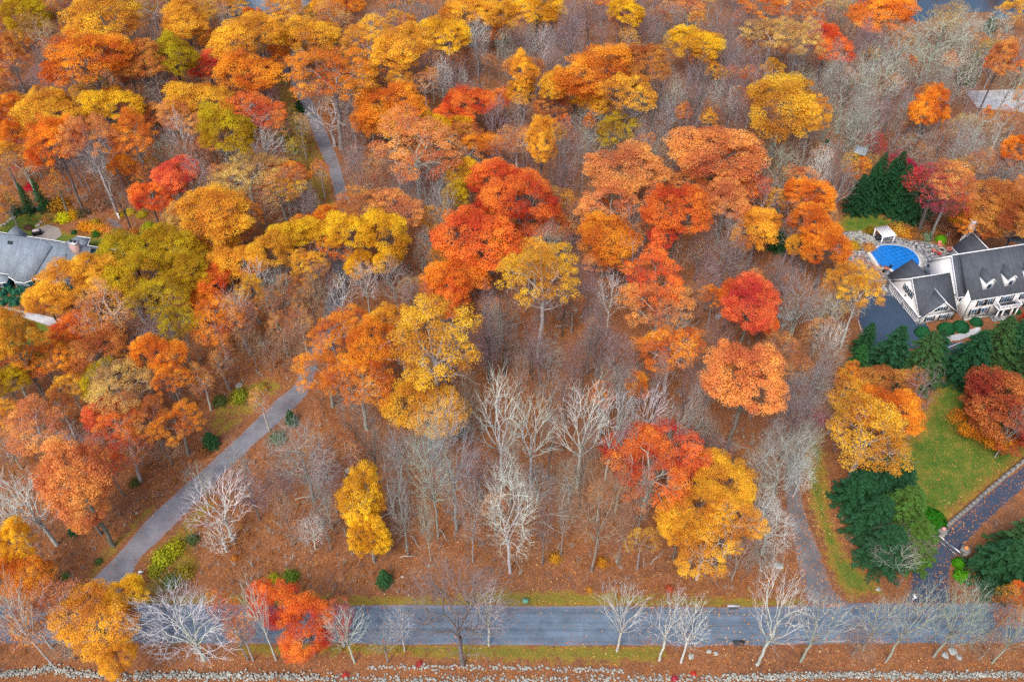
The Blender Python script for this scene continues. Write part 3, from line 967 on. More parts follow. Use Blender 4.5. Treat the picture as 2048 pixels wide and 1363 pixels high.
k = MB(); k.box(15.55, 17.55, -1.4, 0, 9.4, 9.52); k.build("chimney_cap", M_METAL, c)
for u in (16.1, 16.9):
    k = MB(); k.cyl(u, -.7, 9.52, 9.95, .28, .2, 10); k.build("chimney_pot", M_RUST, c)
for (u, v) in ((1.2, .9), (11.5, -1.2)):
    s_ = 1 if v > 0 else -1
    k = MB(); k.slab([on(u, v, .12), on(u + 1.1, v, .12), on(u + 1.1, v + .5 * s_, .12), on(u, v + .5 * s_, .12)], .14); k.build("skylight", M_WHITE if v < 0 else M_BLACK, th)

# ------------------------------------------------------------------ shed in the woods
g = G(1716, 318)
sh = thing("garden_shed", "small shed with pale blue metal roof in the leafless woods", "shed", (g[0], g[1], 0), -.55)
MB().box(-1.2, 1.2, -1.0, 1.0, 0, 2.0).build("shed_wall", simple("dark_boards", (.08, .06, .05), .8, .2), sh)
r = MB(); r.slab([(-1.5, -1.35, 2.1), (1.5, -1.35, 2.1), (1.5, 1.35, 2.75), (-1.5, 1.35, 2.75)], .08)
for i in range(7):
    r.bar((-1.5 + i * .5, -1.35, 2.12), (-1.5 + i * .5, 1.35, 2.77), .04, .05)
r.build("shed_roof", simple("pale_blue_metal_roof", (.48, .56, .64), .4, .08), sh)
MB().box(-.4, .4, -1.04, -1.002, .02, 1.8).build("shed_door", M_BLACK, sh)

# ------------------------------------------------------------------ pool, patio and what stands on it
def c2(x, y): return (1650 + x / 6.827, 430 + y / 6.827)


patio = patch_grid("patio", gxy(PATIO), 2.0, 0.014, M_STONE, "slate patio round the swimming pool")
pool_px = [c2(*p) for p in ((620, 505), (700, 470), (760, 430), (850, 418), (980, 424), (1090, 448), (1180, 492), (1240, 550), (1275, 620), (1265, 690), (1210, 745), (1120, 775), (1020, 785), (950, 762), (860, 708), (755, 702), (715, 640), (660, 560))]
pool_xy = gxy(resample(pool_px + pool_px[:1], 3)[:-1])
cx0 = sum(p[0] for p in pool_xy) / len(pool_xy); cy0 = sum(p[1] for p in pool_xy) / len(pool_xy)


def grow(poly, d):
    out = []
    n = len(poly)
    for i in range(n):
        a, b = np.array(poly[i - 1]), np.array(poly[(i + 1) % n])
        t = (b - a) / (np.linalg.norm(b - a) + 1e-9)
        nrm = np.array([t[1], -t[0]])
        if nrm @ (np.array(poly[i]) - [cx0, cy0]) < 0: nrm = -nrm
        out.append(tuple(np.array(poly[i]) + nrm * d))
    return out


pool = thing("swimming_pool", "freeform swimming pool under a bright blue strapped cover", "swimming pool", (0, 0, 0))
outp, inp = grow(pool_xy, .75), pool_xy
n = len(inp)
V = [(x, y, .10) for x, y in outp] + [(x, y, .10) for x, y in inp] + [(x, y, -.02) for x, y in outp]
F = [(i, (i + 1) % n, (i + 1) % n + n, i + n) for i in range(n)] + [(i, i + 2 * n, (i + 1) % n + 2 * n, (i + 1) % n) for i in range(n)]
obj("coping", mesh_from("coping", V, F, [simple("pale_limestone", (.55, .56, .54), .7, .12, 2)]), pool)
o = patch_grid("pool_cover", grow(pool_xy, .1), 1.0, .125, M_POOL, None); o.parent = pool; del o['kind']
a0 = .35
for ang, kk in ((a0, 0), (a0 + math.pi / 2, 1)):
    d = np.array([math.cos(ang), math.sin(ang)]); q = np.array([-d[1], d[0]])
    for i in range(-9, 10):
        c = np.array([cx0, cy0]) + q * i * 1.05
        ins = [t for t in np.arange(-14, 14, .1) if in_poly(*(c + d * t), pool_xy)]
        if len(ins) > 8:
            s = MB(); s.bar((*(c + d * min(ins)), .135), (*(c + d * max(ins)), .135), .10, .012 + .004 * kk); s.build("strap", M_POOLSTRAP, pool)
# flagstones of the patio: real slabs, too small to pick apart
rs = np.random.default_rng(8)
pg = gxy(PATIO); V = []; F = []
x0, x1 = min(p[0] for p in pg), max(p[0] for p in pg); y0, y1 = min(p[1] for p in pg), max(p[1] for p in pg)
big = grow(pool_xy, .9)
nxs, nys = int((x1 - x0) / .95), int((y1 - y0) / .7)
gx_, gy_ = np.meshgrid(np.linspace(x0, x1, nxs), np.linspace(y0, y1, nys))
gx_ = gx_ + rs.uniform(-.34, .34, gx_.shape); gy_ = gy_ + rs.uniform(-.25, .25, gy_.shape)
for i in range(nys - 1):
    for j in range(nxs - 1):
        q = np.array([(gx_[i, j], gy_[i, j]), (gx_[i, j + 1], gy_[i, j + 1]), (gx_[i + 1, j + 1], gy_[i + 1, j + 1]), (gx_[i + 1, j], gy_[i + 1, j])])
        c_ = q.mean(0)
        if not in_poly(*c_, pg) or in_poly(*c_, big): continue
        q = c_ + (q - c_) * .92; z = .03 + rs.uniform(0, .025); b = len(V)
        V += [(a, b_, z) for a, b_ in q] + [(a, b_, .0) for a, b_ in q]
        F += [(b, b + 1, b + 2, b + 3)] + [(b + k, b + 4 + k, b + 4 + (k + 1) % 4, b + (k + 1) % 4) for k in range(4)]
me = mesh_from("flagstones", V, F, [M_SLATE])
o = obj("flagstones", me, patio); o['kind'] = 'stuff'

# pergola
A_, B_, C_ = G(*c2(745, 430))[:2], G(*c2(875, 408))[:2], G(*c2(695, 345))[:2]
per = thing("pergola", "white pergola with slatted top over the end of the pool", "pergola", (A_[0], A_[1], 0))
ux = (B_ - A_) * 1.25; vx = np.array([-ux[1], ux[0]]); vx = vx / np.linalg.norm(vx) * 2.9
if vx[1] < 0: vx = -vx
for a, b in ((0, 0), (1, 0), (0, 1), (1, 1)):
    p_ = ux * a + vx * b
    MB().bar((*p_, 0), (*p_, 2.4), .2).build("post", M_WHITE, per)
for b in (0, 1):
    MB().bar((*(vx * b - ux * .12), 2.45), (*(vx * b + ux * 1.12), 2.45), .14, .22).build("beam", M_WHITE, per)
for i in range(9):
    t_ = i / 8
    MB().bar((*(ux * t_ - vx * .12), 2.66), (*(ux * t_ + vx * 1.12), 2.66), .17, .16).build("slat", M_WHITE, per)
# fire pit and red chairs
g = G(*c2(1590, 492))
fp = thing("fire_pit", "round dark stone fire pit ringed by red chairs", "fire pit", (g[0], g[1], 0.03))
rg = MB()
for i in range(14):
    a = i / 14 * 6.283; b = (i + .9) / 14 * 6.283
    pts = [(math.cos(t) * rr, math.sin(t) * rr) for t, rr in ((a, .55), (b, .55), (b, .85), (a, .85))]
    MB().prism(pts, 0, .45).build("rim_stone", M_STONE, fp)
MB().cyl(0, 0, 0, .25, .54).build("ash_bowl", M_RUST, fp)


def lounge_chair(px, py, label, face, mat):
    g = G(px, py)
    c = thing("patio_chair", label, "chair", (g[0], g[1], 0.04), face, "chairs round the fire pit")
    for s in (-.3, .3):
        MB().bar((s, -.35, 0), (s, -.35, .52), .08).build("leg", mat, c)
        MB().bar((s, .35, 0), (s, .35, .34), .08).build("leg", mat, c)
        MB().box(s - .09 + .06 * (1 if s > 0 else -1), s + .09 + .06 * (1 if s > 0 else -1), -.42, .42, .52, .57).build("armrest", mat, c)
    m_ = MB()
    for i in range(5):
        m_.box(-.3, .3, -.42 + i * .15, -.29 + i * .15, .33 - i * .02, .37 - i * .02)
    m_.build("seat", mat, c)
    m_ = MB()
    for i in range(5):
        m_.bar((-.28 + i * .14, .30, .3), (-.32 + i * .16, .62, 1.05 - abs(i - 2) * .05), .12, .03)
    m_.build("backrest", mat, c)


for (x, y, lb, mt_) in ((1560, 428, "coral-red chair on the far side of the fire pit", M_PINKCH), (1480, 505, "coral-red chair left of the fire pit", M_PINKCH), (1553, 542, "bright red chair in front of the fire pit", M_REDCH), (1688, 488, "coral-red chair right of the fire pit", M_PINKCH)):
    gg = G(*c2(x, y)); cc = G(*c2(1590, 492))
    lounge_chair(*c2(x, y), lb, math.atan2(gg[1] - cc[1], gg[0] - cc[0]) - math.pi / 2, mt_)
# table set at the near corner of the pool
g = G(*c2(825, 755))
tb = thing("patio_table", "small round patio table with rust-coloured top by the pool corner", "table", (g[0], g[1], .03))
MB().cyl(0, 0, .68, .74, .6, n=16).build("tabletop", simple("terracotta_top", (.35, .12, .07), .6, .2), tb)
MB().cyl(0, 0, 0, .68, .08, n=8).build("pedestal", M_RUST, tb)
for i, a in enumerate((.5, 2.4, 4.0)):
    c = thing("pool_chair", ["dark chair at the right of the small patio table", "dark chair beyond the small patio table", "dark chair left of the small patio table"][i], "chair", (g[0] + 1.1 * math.cos(a), g[1] + 1.1 * math.sin(a), .03), a - math.pi / 2)
    MB().box(-.26, .26, -.26, .26, .42, .48).build("seat", M_BLACK, c)
    MB().box(-.26, .26, .22, .27, .48, .95).build("backrest", M_BLACK, c)
    for x in (-.22, .22):
        for y in (-.22, .22):
            MB().bar((x, y, 0), (x, y, .42), .05).build("leg", M_BLACK, c)
g = G(*c2(730, 335))
MBp = thing("grill", "covered dark grill under the pergola", "grill", (g[0], g[1], .02))
MB().box(-.8, .8, -.4, .4, 0, .9).build("body", M_BLACK, MBp); MB().box(-.75, .75, -.35, .35, .9, 1.15).build("hood", M_RUST, MBp)
# grill on the terrace behind the teal house
g = G(515 / 6.817, 430 + 262 / 6.817)
t_ = thing("grill", "covered dark grill with pale lid behind the teal house", "grill", (g[0], g[1], .02), .3)
MB().box(-.9, .9, -.5, .5, 0, 1.0).build("body", M_BLACK, t_); MB().box(-.7, .7, -.4, .4, 1.0, 1.15).build("lid", simple("pale_pink_lid", (.55, .45, .47), .5, .05), t_)
patch_grid("terrace", gxy([(62, 472), (75, 456), (95, 449), (118, 455), (124, 470), (110, 480), (80, 482)]), 1.5, .02, simple("tan_pavers", (.26, .23, .20), .9, .3, 3), "round tan paver terrace behind the teal house")

# ------------------------------------------------------------------ gate, pillars, driveway wall
def place_line(a, b): return G(*a)[:2], G(*b)[:2]


pw = [G(x, y)[:2] for x, y in resample([(1885, 1060), (1905, 1043), (1935, 1018), (1972, 985), (2010, 953), (2060, 912), (2110, 870)], 5)]
wallt = thing("retaining_wall", "low grey stone wall along the gated drive", "wall", (0, 0, 0))
body = MB()
acc = []
for a, b in zip(pw[:-1], pw[1:]):
    d = (b - a); L = np.linalg.norm(d); d /= L; q = np.array([-d[1], d[0]])
    body.add([(*(a - q * .22), -.1), (*(b - q * .22), -.1), (*(b + q * .22), -.1), (*(a + q * .22), -.1), (*(a - q * .22), .62), (*(b - q * .22), .62), (*(b + q * .22), .62), (*(a + q * .22), .62)],
             [(4, 5, 6, 7), (0, 1, 5, 4), (2, 3, 7, 6), (1, 2, 6, 5), (3, 0, 4, 7)])
    n_ = max(1, int(L / .95))
    for i in range(n_):
        s0, s1 = a + d * (L * i / n_ + .012), a + d * (L * (i + 1) / n_ - .012)
        zc_ = .67 + rngw.uniform(-.012, .012)
        MB().bar((*s0, zc_), (*s1, zc_), rngw.uniform(.46, .56), .1).build("capstone", simple("capstone", (.19, .185, .17), .85, .15, .8, 0) if not acc else acc[0], wallt)
        if not acc: acc.append(bpy.data.materials["capstone"])
body.build("wall_body", M_STONE, wallt)
for px, py, lb in ((1881, 1068, "stone gate pillar with pink mum pot at the end of the drive wall"), (1926, 1106, "stone gate pillar topped with an orange pumpkin beside the evergreen")):
    g = G(px, py)
    t_ = thing("gate_pillar", lb, "pillar", (g[0], g[1], 0), -.6, "gate pillars")
    MB().box(-.55, .55, -.55, .55, -.1, 1.15).build("shaft", M_STONE, t_)
    MB().box(-.68, .68, -.68, .68, 1.15, 1.27).build("cap", acc[0], t_)
    for k_ in range(3):
        for s_ in range(2):
            MB().box(-.57, -.02 if s_ else .2, -.575, -.551, k_ * .38 + .02, k_ * .38 + .34).build("face_stone", M_BOULDER, t_)
    p_ = thing("pumpkin" if px > 1900 else "flower_pot", "orange pumpkin sitting on the right gate pillar" if px > 1900 else "pink flowers in a pot on the left gate pillar", "pumpkin" if px > 1900 else "flower pot", (g[0], g[1], 1.28))
    bm = bmesh.new(); bmesh.ops.create_uvsphere(bm, u_segments=16, v_segments=8, radius=.33)
    for v in bm.verts:
        a = math.atan2(v.co.y, v.co.x); k_ = 1 + .08 * math.cos(a * 8)
        v.co.x *= k_; v.co.y *= k_; v.co.z = v.co.z * .75 + .24
    me = bpy.data.meshes.new("gourd"); bm.to_mesh(me); bm.free(); me.materials.append(M_ORANGE if px > 1900 else simple("pink_flowers", (.62, .28, .28), .8, .3, 12)); obj("gourd" if px > 1900 else "blooms", me, p_)
    MB().cyl(0, 0, .4 if px > 1900 else 0, .55 if px > 1900 else .2, .04 if px > 1900 else .22, n=8).build("stem" if px > 1900 else "pot", M_LOG, p_)
for (a, b, lb) in (((1873, 1079), (1892, 1095), "left leaf of the white driveway gate"), ((1893, 1096), (1914, 1112), "right leaf of the white driveway gate")):
    A_, B_ = place_line(a, b)
    t_ = thing("driveway_gate", lb, "gate", (A_[0], A_[1], 0), 0, "driveway gate leaves")
    d = B_ - A_; L = np.linalg.norm(d)
    first = a[0] < 1880
    for f_ in ((0, .55) if first else (.45, 1),):
        MB().bar((*(d * f_[0]), 1.2), (*(d * f_[1]), 1.2), .12, .12).build("top_rail", M_WHITE, t_)
    rest = (.55, 1) if first else (0, .45)
    MB().bar((*(d * rest[0]), 1.2), (*(d * rest[1]), 1.2), .08, .08).build("latch_rail", M_METAL, t_)
    MB().bar((*(d * 0), .25), (*(d * 1), .25), .07, .08).build("bottom_rail", M_METAL, t_)
    for i in range(9):
        MB().bar((*(d * i / 8), .2), (*(d * i / 8), 1.16), .04).build("picket", M_METAL, t_)
# court edging
for pts, lb in (([(1733, 579), (1790, 575)], "white edging along the back of the parking court"), ([(1714, 634), (1722, 660), (1738, 698)], "pale curb along the left of the parking court"), ([(1866, 686), (1896, 695), (1926, 683)], "thin white edging beside the drive spur")):
    m_ = MB()
    q_ = [G(*p)[:2] for p in pts]
    for a, b in zip(q_[:-1], q_[1:]): m_.bar((*a, .06), (*b, .06), .18, .14)
    tag(m_.build("curb", M_PALE), lb, "curb")
# rail fence beyond the court
A_, B_ = place_line((1733, 576), (1776, 566))
fn = thing("picket_fence", "dark wooden fence between the court and the patio", "fence", (A_[0], A_[1], 0))
d = B_ - A_
for i in range(6): MB().bar((*(d * i / 5), 0), (*(d * i / 5), 1.3), .12).build("post", M_LOG, fn)
for z in (.35, .75, 1.15): MB().bar((*(d * 0), z), (*d, z), .06, .12).build("rail", M_LOG, fn)

# ------------------------------------------------------------------ roadside bits
g = G(283, 1150)
t_ = thing("sign_post", "bent white sign board on a stake at the driveway mouth", "sign", (g[0], g[1], 0), .5)
MB().bar((0, 0, 0), (0, 0, 1.2), .09).build("stake", M_WHITE, t_)
m_ = MB(); m_.bar((0, 0, 1.15), (-.35, .1, .55), .35, .06); m_.bar((0, 0, 1.15), (.45, -.1, .75), .3, .06); m_.build("board", M_WHITE, t_)
g = G(1051, 1203)
t_ = thing("utility_box", "small green utility box on the verge of the main road", "box", (g[0], g[1], 0))
MB().box(-.4, .4, -.3, .3, 0, .5).build("cabinet", M_GREENBOX, t_); MB().box(-.43, .43, -.33, .33, .5, .56).build("lid", M_GREENBOX, t_)
for px, py, lb in ((1467, 1214, "concrete storm drain on the far edge of the main road"), (1478, 1286, "dark storm drain on the near edge of the main road")):
    g = G(px, py)
    t_ = thing("storm_drain", lb, "drain", (g[0], g[1], .02), 0, "storm drains at the road edge")
    MB().box(-.85, .85, .05, .4, 0, .16).build("head_stone", M_PALE if py < 1250 else M_RUST, t_)
    m_ = MB()
    for i in range(8): m_.box(-.7 + i * .18, -.6 + i * .18, -.35, .03, 0, .03)
    m_.build("grate", M_RUST, t_)
g = G(1824, 1200)
t_ = thing("mailbox", "white mailbox with red flag on a post by the road", "mailbox", (g[0], g[1], 0))
MB().bar((0, 0, 0), (0, 0, 1.1), .12).build("post", M_WHITE, t_)
m_ = MB(); m_.box(-.16, .16, -.32, .32, 1.1, 1.3); m_.box(-.12, .12, -.32, .32, 1.3, 1.36); m_.build("box", M_WHITE, t_)
MB().box(.165, .19, -.1, 0, 1.2, 1.5).build("flag", M_REDCH, t_)
g = G(241, 442)
t_ = thing("garden_post", "white post standing beside the gravel patch", "post", (g[0], g[1], 0))
MB().bar((0, 0, 0), (0, 0, 1.8), .2).build("shaft", M_WHITE, t_); MB().box(-.2, .2, -.2, .2, 1.8, 2.0).build("cap", M_WHITE, t_)
g = G(521, 40)
t_ = thing("far_house", "pale grey house roof glimpsed between the far left oaks", "house", (g[0], g[1], 0), .4)
MB().box(-7, 7, -4, 4, 0, 4).build("wall", M_SIDING, t_)
r = MB(); r.slab([(-7.5, 0, 7), (7.5, 0, 7), (7.5, -4.6, 3.7), (-7.5, -4.6, 3.7)], .2); r.slab([(-7.5, 0, 7.002), (7.5, 0, 7.002), (7.5, 4.6, 3.7), (-7.5, 4.6, 3.7)], .2); r.build("roof", M_ROOFL, t_)
for i in range(4):
    MB().box(-5.5 + i * 3, -4.5 + i * 3, -4.06, -4.002, 1.2, 2.6).build("window", M_GLASS, t_)

# ------------------------------------------------------------------ tree prototypes
def tubes_to_mesh(lines, thin=0.0):
    """lines: list of (points Nx3, radii N, sides)"""
    Vs = []; Fs = []; b = 0
    for P, Rr, S in lines:
        P = np.asarray(P, float); n = len(P)
        T = np.gradient(P, axis=0)
        T /= (np.linalg.norm(T, axis=1, keepdims=True) + 1e-9)
        ref = np.array([0, 0, 1.]) if abs(T[0][2]) < .9 else np.array([1., 0, 0])
        X = np.cross(T, ref); X /= (np.linalg.norm(X, axis=1, keepdims=True) + 1e-9)
        Y = np.cross(T, X)
        a = np.arange(S) / S * 2 * math.pi
        ring = P[:, None, :] + (X[:, None, :] * np.cos(a)[None, :, None] + Y[:, None, :] * np.sin(a)[None, :, None]) * np.asarray(Rr)[:, None, None]
        Vs.append(ring.reshape(-1, 3))
        i = np.arange(n - 1)[:, None] * S; j = np.arange(S)[None, :]
        q = np.stack([i + j, i + (j + 1) % S, i + S + (j + 1) % S, i + S + j], 2).reshape(-1, 4) + b
        Fs.append(q); b += n * S
    return np.concatenate(Vs), np.concatenate(Fs)


def bez(a, c, b, n):
    t = np.linspace(0, 1, n + 1)[:, None]
    return (1 - t) ** 2 * a + 2 * t * (1 - t) * c + t * t * b


def kmeans(P, k, rs, it=6):
    C = P[rs.choice(len(P), k, replace=False)]
    for _ in range(it):
        d = ((P[:, None] - C[None]) ** 2).sum(2)
        l = d.argmin(1)
        for i in range(k):
            if (l == i).any(): C[i] = P[l == i].mean(0)
    return l


def skeleton(targets, base, rs, r_tip, trunk_top, expo=2.3, frac=(.42, .62), crook=.10, kmax=4, rbig=0.12):
    """limbs that divide again and again until each reaches its own target"""
    thick = []; fine = []

    def rad(n): return r_tip * n ** (1 / expo)

    def rec(P, s, d, r_in, lvl):
        n = len(P)
        if n <= 1:
            for t in P:
                L = np.linalg.norm(t - s)
                c = s + d * L * .35 + rs.normal(0, crook * L * .5, 3)
                fine.append((bez(s, c, t, 3), np.linspace(min(r_in, r_tip * 1.3), r_tip * .5, 4), 3))
            return
        k = min(n, int(rs.integers(2, kmax + 1)) if lvl else min(n, int(rs.integers(4, 7))))
        lab = kmeans(P, k, rs)
        for i in range(k):
            Q = P[lab == i]
            if not len(Q): continue
            m = Q.mean(0)
            if len(Q) == 1:
                rec(Q, s, d, r_in, lvl + 1); continue
            f = rs.uniform(*frac)
            node = s + (m - s) * f
            L = np.linalg.norm(node - s)
            node = node + rs.normal(0, crook * L, 3)
            c = s + d * L * .38 + np.array([0, 0, .04 * L])
            pts = bez(s, c, node, 3 if len(Q) > 6 else 2)
            if len(pts) > 3:
                pts[1:-1] += rs.normal(0, crook * L * .25, pts[1:-1].shape)
            r1 = rad(len(Q)); r0 = min(r_in * .95, r1 * 1.35)
            S = 6 if r1 > rbig else (4 if r1 > .05 else 3)
            (thick if r1 > .055 else fine).append((pts, np.linspace(r0, r1, len(pts)), S))
            dd = pts[-1] - pts[-2]; dd /= np.linalg.norm(dd) + 1e-9
            rec(Q, node, dd, r1, lvl + 1)

    rt = rad(len(targets)) * 1.05
    # trunk, leader carries on into the crown
    n = 6
    tp = np.linspace(0, 1, n + 1)[:, None] * (trunk_top - base) + base
    tp[1:-1] += rs.normal(0, .10, (n - 1, 3)) * [1, 1, 0]
    rr = np.linspace(rt * 1.35, rt, n + 1); rr[0] = rt * 1.9
    tp = np.vstack([tp[:1], tp[:1] + (tp[1] - tp[0]) * .25, tp[1:]]); rr = np.concatenate([[rr[0]], [rt * 1.38], rr[1:]])
    thick.append((tp, rr, 8))
    up = tp[-1] - tp[-2]; up /= np.linalg.norm(up)
    lo = targets[targets[:, 2] < np.percentile(targets[:, 2], 30)]
    hi = targets[targets[:, 2] >= np.percentile(targets[:, 2], 30)]
    rec(hi, trunk_top, up, rt, 0)
    if len(lo) > 3:
        z0 = base[2] + (trunk_top[2] - base[2]) * .8
        s = tp[-2] * 1.0
        rec(lo, s, np.array([0, 0, 1.]), rt * .6, 0)
    return thick, fine


def shell_targets(rs, n, R, c, zc, zlo=-.45, inner=.55, lobes=5, bites=0):
    out = []
    ph = rs.uniform(0, 6.28, 8)
    while len(out) < n * 5:
        d = rs.normal(0, 1, 3); d /= np.linalg.norm(d)
        if d[2] < zlo: continue
        az = math.atan2(d[1], d[0])
        lob = 1 + .20 * math.sin(az * 2 + ph[0]) + .10 * math.sin(az * lobes + ph[1]) + .10 * math.sin(d[2] * 5 + ph[2] + az)
        rr = rs.uniform(inner, 1) ** .5 * lob
        out.append((d[0] * R * rr, d[1] * R * rr, zc + d[2] * c * rr))
    P = np.array(out)
    for _ in range(bites):
        q = P[rs.integers(len(P))]
        P = P[((P - q) ** 2).sum(1) > (R * rs.uniform(.16, .30)) ** 2]
    # thin them to even spacing
    keep = [0]
    dmin = np.full(len(P), 1e9)
    for _ in range(n - 1):
        dmin = np.minimum(dmin, ((P - P[keep[-1]]) ** 2).sum(1))
        keep.append(int(dmin.argmax()))
    return P[keep]


def leaf_quads(rs, centers, rads, per, size, flat=.75, zmin=-.15, up=.35, tone_spread=.28, aspect=.7, tones=None):
    nC = len(centers)
    n = nC * per
    ci = np.repeat(np.arange(nC), per)
    d = rs.normal(0, 1, (n, 3)); d /= np.linalg.norm(d, axis=1, keepdims=True)
    d[:, 2] = np.where(d[:, 2] < zmin, -d[:, 2] * .8, d[:, 2])
    rr = np.asarray(rads)[ci] * rs.triangular(.4, 1.0, 1.22, n)
    P = np.asarray(centers)[ci] + d * rr[:, None] * [1, 1, flat]
    nr = d * .8 + rs.normal(0, .55, (n, 3)) + [0, 0, up]
    nr /= np.linalg.norm(nr, axis=1, keepdims=True)
    t = np.cross(nr, rs.normal(0, 1, (n, 3))); t /= np.linalg.norm(t, axis=1, keepdims=True)
    b = np.cross(nr, t)
    s = size * rs.uniform(.65, 1.25, n)[:, None]
    V = np.stack([P - t * s, P - b * s * aspect, P + t * s, P + b * s * aspect], 1).reshape(-1, 3)
    F = np.arange(n * 4).reshape(-1, 4)
    if tones is None: tones = rs.uniform(.5 - tone_spread, .5 + tone_spread, nC)
    tone = np.clip(tones[ci] + rs.normal(0, .09, n) + d[:, 2] * .08, 0, 1)
    return V, F, np.repeat(tone, 4)


def join_vf(parts):
    V = []; F = []; b = 0
    for v, f in parts:
        V.append(v); F.append(f + b); b += len(v)
    return np.concatenate(V), np.concatenate(F)


LEAFY = {}; BARE = {}; CONIF = {}


def make_leafy(key, seed, npuff, per, rp, size, R=7.0, c=5.0, H=20.0, zlo=-.3, inner=.6, bare_low=40, crook=.1, lobes=5, trunk_frac=None):
    rs = np.random.default_rng(seed)
    zc = H - c
    T = shell_targets(rs, npuff, R - rp * .6, c - rp * .5, zc, zlo, inner, lobes, bites=11 if H > 11 else 3)
    low = shell_targets(rs, bare_low, R * .8, c * .9, zc - .5, -.95, .3) if bare_low else np.zeros((0, 3))
    low = low[low[:, 2] < zc + .2 * c]
    allT = np.vstack([T, low])
    tt = np.array([rs.normal(0, .4), rs.normal(0, .4), zc - c * (.75 if trunk_frac is None else trunk_frac)])
    thick, fine = skeleton(allT, np.array([0, 0, -.5]), rs, .030, tt, 2.15, crook=crook)
    # sprays of twigs at tips
    for p in allT:
        for _ in range(3):
            e = p + rs.normal(0, .55, 3) + [0, 0, .3]
            fine.append((np.array([p, e]), np.array([.02, .008]), 3))
    V, F = tubes_to_mesh(thick + fine)
    mt = mesh_from("trunk_" + key, V, F, [M_BARK], True)
    tones = np.clip(.5 + .22 * np.sin(T[:, 0] * .6 + seed) + .18 * np.cos(T[:, 1] * .7 + T[:, 2] * .5) + rs.normal(0, .12, len(T)), 0, 1)
    V, F, tone = leaf_quads(rs, T, rs.uniform(.75, 1.2, len(T)) * rp, per, size, tones=tones)
    mc = mesh_from("crown_" + key, V, F, [M_LEAF], False, {"tone": tone})
    LEAFY[key] = (mt, mc, R, c, H)


def make_bare(key, seed, N_, R=5.0, c=7.0, H=20.0, tw=4, r_tip=.02, zlo=-.9, inner=.25, crook=.12, twl=.8, kmax=4, expo=2.3, frac=(.42, .62), tf=.8):
    rs = np.random.default_rng(seed)
    zc = H - c
    T = shell_targets(rs, N_, R, c, zc, zlo, inner)
    tt = np.array([rs.normal(0, .3), rs.normal(0, .3), zc - c * tf])
    thick, fine = skeleton(T, np.array([0, 0, -.5]), rs, r_tip, tt, expo, frac=frac, crook=crook, kmax=kmax)
    cen = np.array([0, 0, zc - c * .7])
    for p in T:
        dd = p - cen; dd /= np.linalg.norm(dd)
        for _ in range(tw):
            q = p - dd * rs.uniform(0, .9)
            e = q + dd * twl * rs.uniform(.4, 1) + rs.normal(0, twl * .4, 3) + [0, 0, .15]
            fine.append((np.array([q, e]), np.array([r_tip * .6, r_tip * .3]), 3))
    V, F = tubes_to_mesh(thick)
    mt = mesh_from("trunk_" + key, V, F, [M_BARK], True)
    V, F = tubes_to_mesh(fine)
    mb = mesh_from("branches_" + key, V, F, [M_BARK], False)
    BARE[key] = (mt, mb, R, c, H)


def make_spruce(key, seed, R=4.0, H=16.0, nb=120, droop=.22, blade=.34, base=.04, power=.8):
    rs = np.random.default_rng(seed)
    V, F = tubes_to_mesh([(np.array([[0, 0, -.4], [0, 0, H * .5], [0, 0, H * .97]]), np.array([.28, .16, .03]), 6)])
    mt = mesh_from("trunk_" + key, V, F, [M_BARK], True)
    Vs = []; tn = []
    for i in range(nb):
        t = (i + rs.uniform(0, 1)) / nb
        z = H * (base + (1 - base) * t)
        L = R * (1 - t) ** power * rs.uniform(.62, 1.15) + .25
        az = i * 2.399 + rs.normal(0, .25)
        d = np.array([math.cos(az), math.sin(az), 0])
        side = np.array([-d[1], d[0], 0])
        k = max(8, int(L * 26))
        u = rs.uniform(.12, 1, k) ** .8
        tone = rs.uniform(.2, .8)
        for w in u:
            zz = z - droop * L * w * w * 1.6 + .12 * L * w
            p = np.array([0, 0, zz]) + d * L * w
            sg = rs.choice([-1, 1])
            wd = (1.1 - w) * L * .22 + .09
            off = side * sg * rs.uniform(.1, 1) * wd
            p = p + off - [0, 0, abs(off).sum() * .25]
            ax = d * .7 + side * sg * .7 + np.array([0, 0, rs.normal(-.25, .25)])
            ax /= np.linalg.norm(ax)
            wv = np.cross(ax, [0, 0, 1.] + rs.normal(0, .35, 3)); wv /= np.linalg.norm(wv)
            b = blade * rs.uniform(.7, 1.3)
            Vs.append([p - ax * b * .5, p + wv * b * .17, p + ax * b, p - wv * b * .17])
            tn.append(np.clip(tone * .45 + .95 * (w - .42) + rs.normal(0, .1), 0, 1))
    V = np.array(Vs).reshape(-1, 3)
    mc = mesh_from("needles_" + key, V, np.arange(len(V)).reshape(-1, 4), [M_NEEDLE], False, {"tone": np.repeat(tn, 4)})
    CONIF[key] = (mt, mc, R, H)


for i in range(6):
    make_leafy(f"full{i}", 10 + i, 120, 230, 1.22, .125, lobes=4 + i % 3, inner=.62)
for i in range(5):
    make_leafy(f"open{i}", 30 + i, 86, 150, 1.05, .12, zlo=-.2, inner=.5, bare_low=120, crook=.16)
for i in range(2):
    make_leafy(f"thin{i}", 50 + i, 130, 44, 1.0, .115, zlo=-.4, inner=.3, bare_low=120, crook=.14)
for i in range(2):
    make_leafy(f"tall{i}", 60 + i, 130, 170, .95, .125, R=4.5, c=7.5, H=20, zlo=-.85, inner=.5, bare_low=20)
make_leafy("dome0", 70, 200, 200, 1.0, .12, R=6.0, c=5.0, H=10.5, zlo=-.8, inner=.55, bare_low=0, trunk_frac=.6)
for i in range(4):
    make_bare(f"fan{i}", 80 + i, 330, tw=5, twl=1.3, r_tip=.016)
for i in range(3):
    make_bare(f"slim{i}", 90 + i, 190, R=3.0, c=7.5, tw=5, r_tip=.016, twl=1.1)
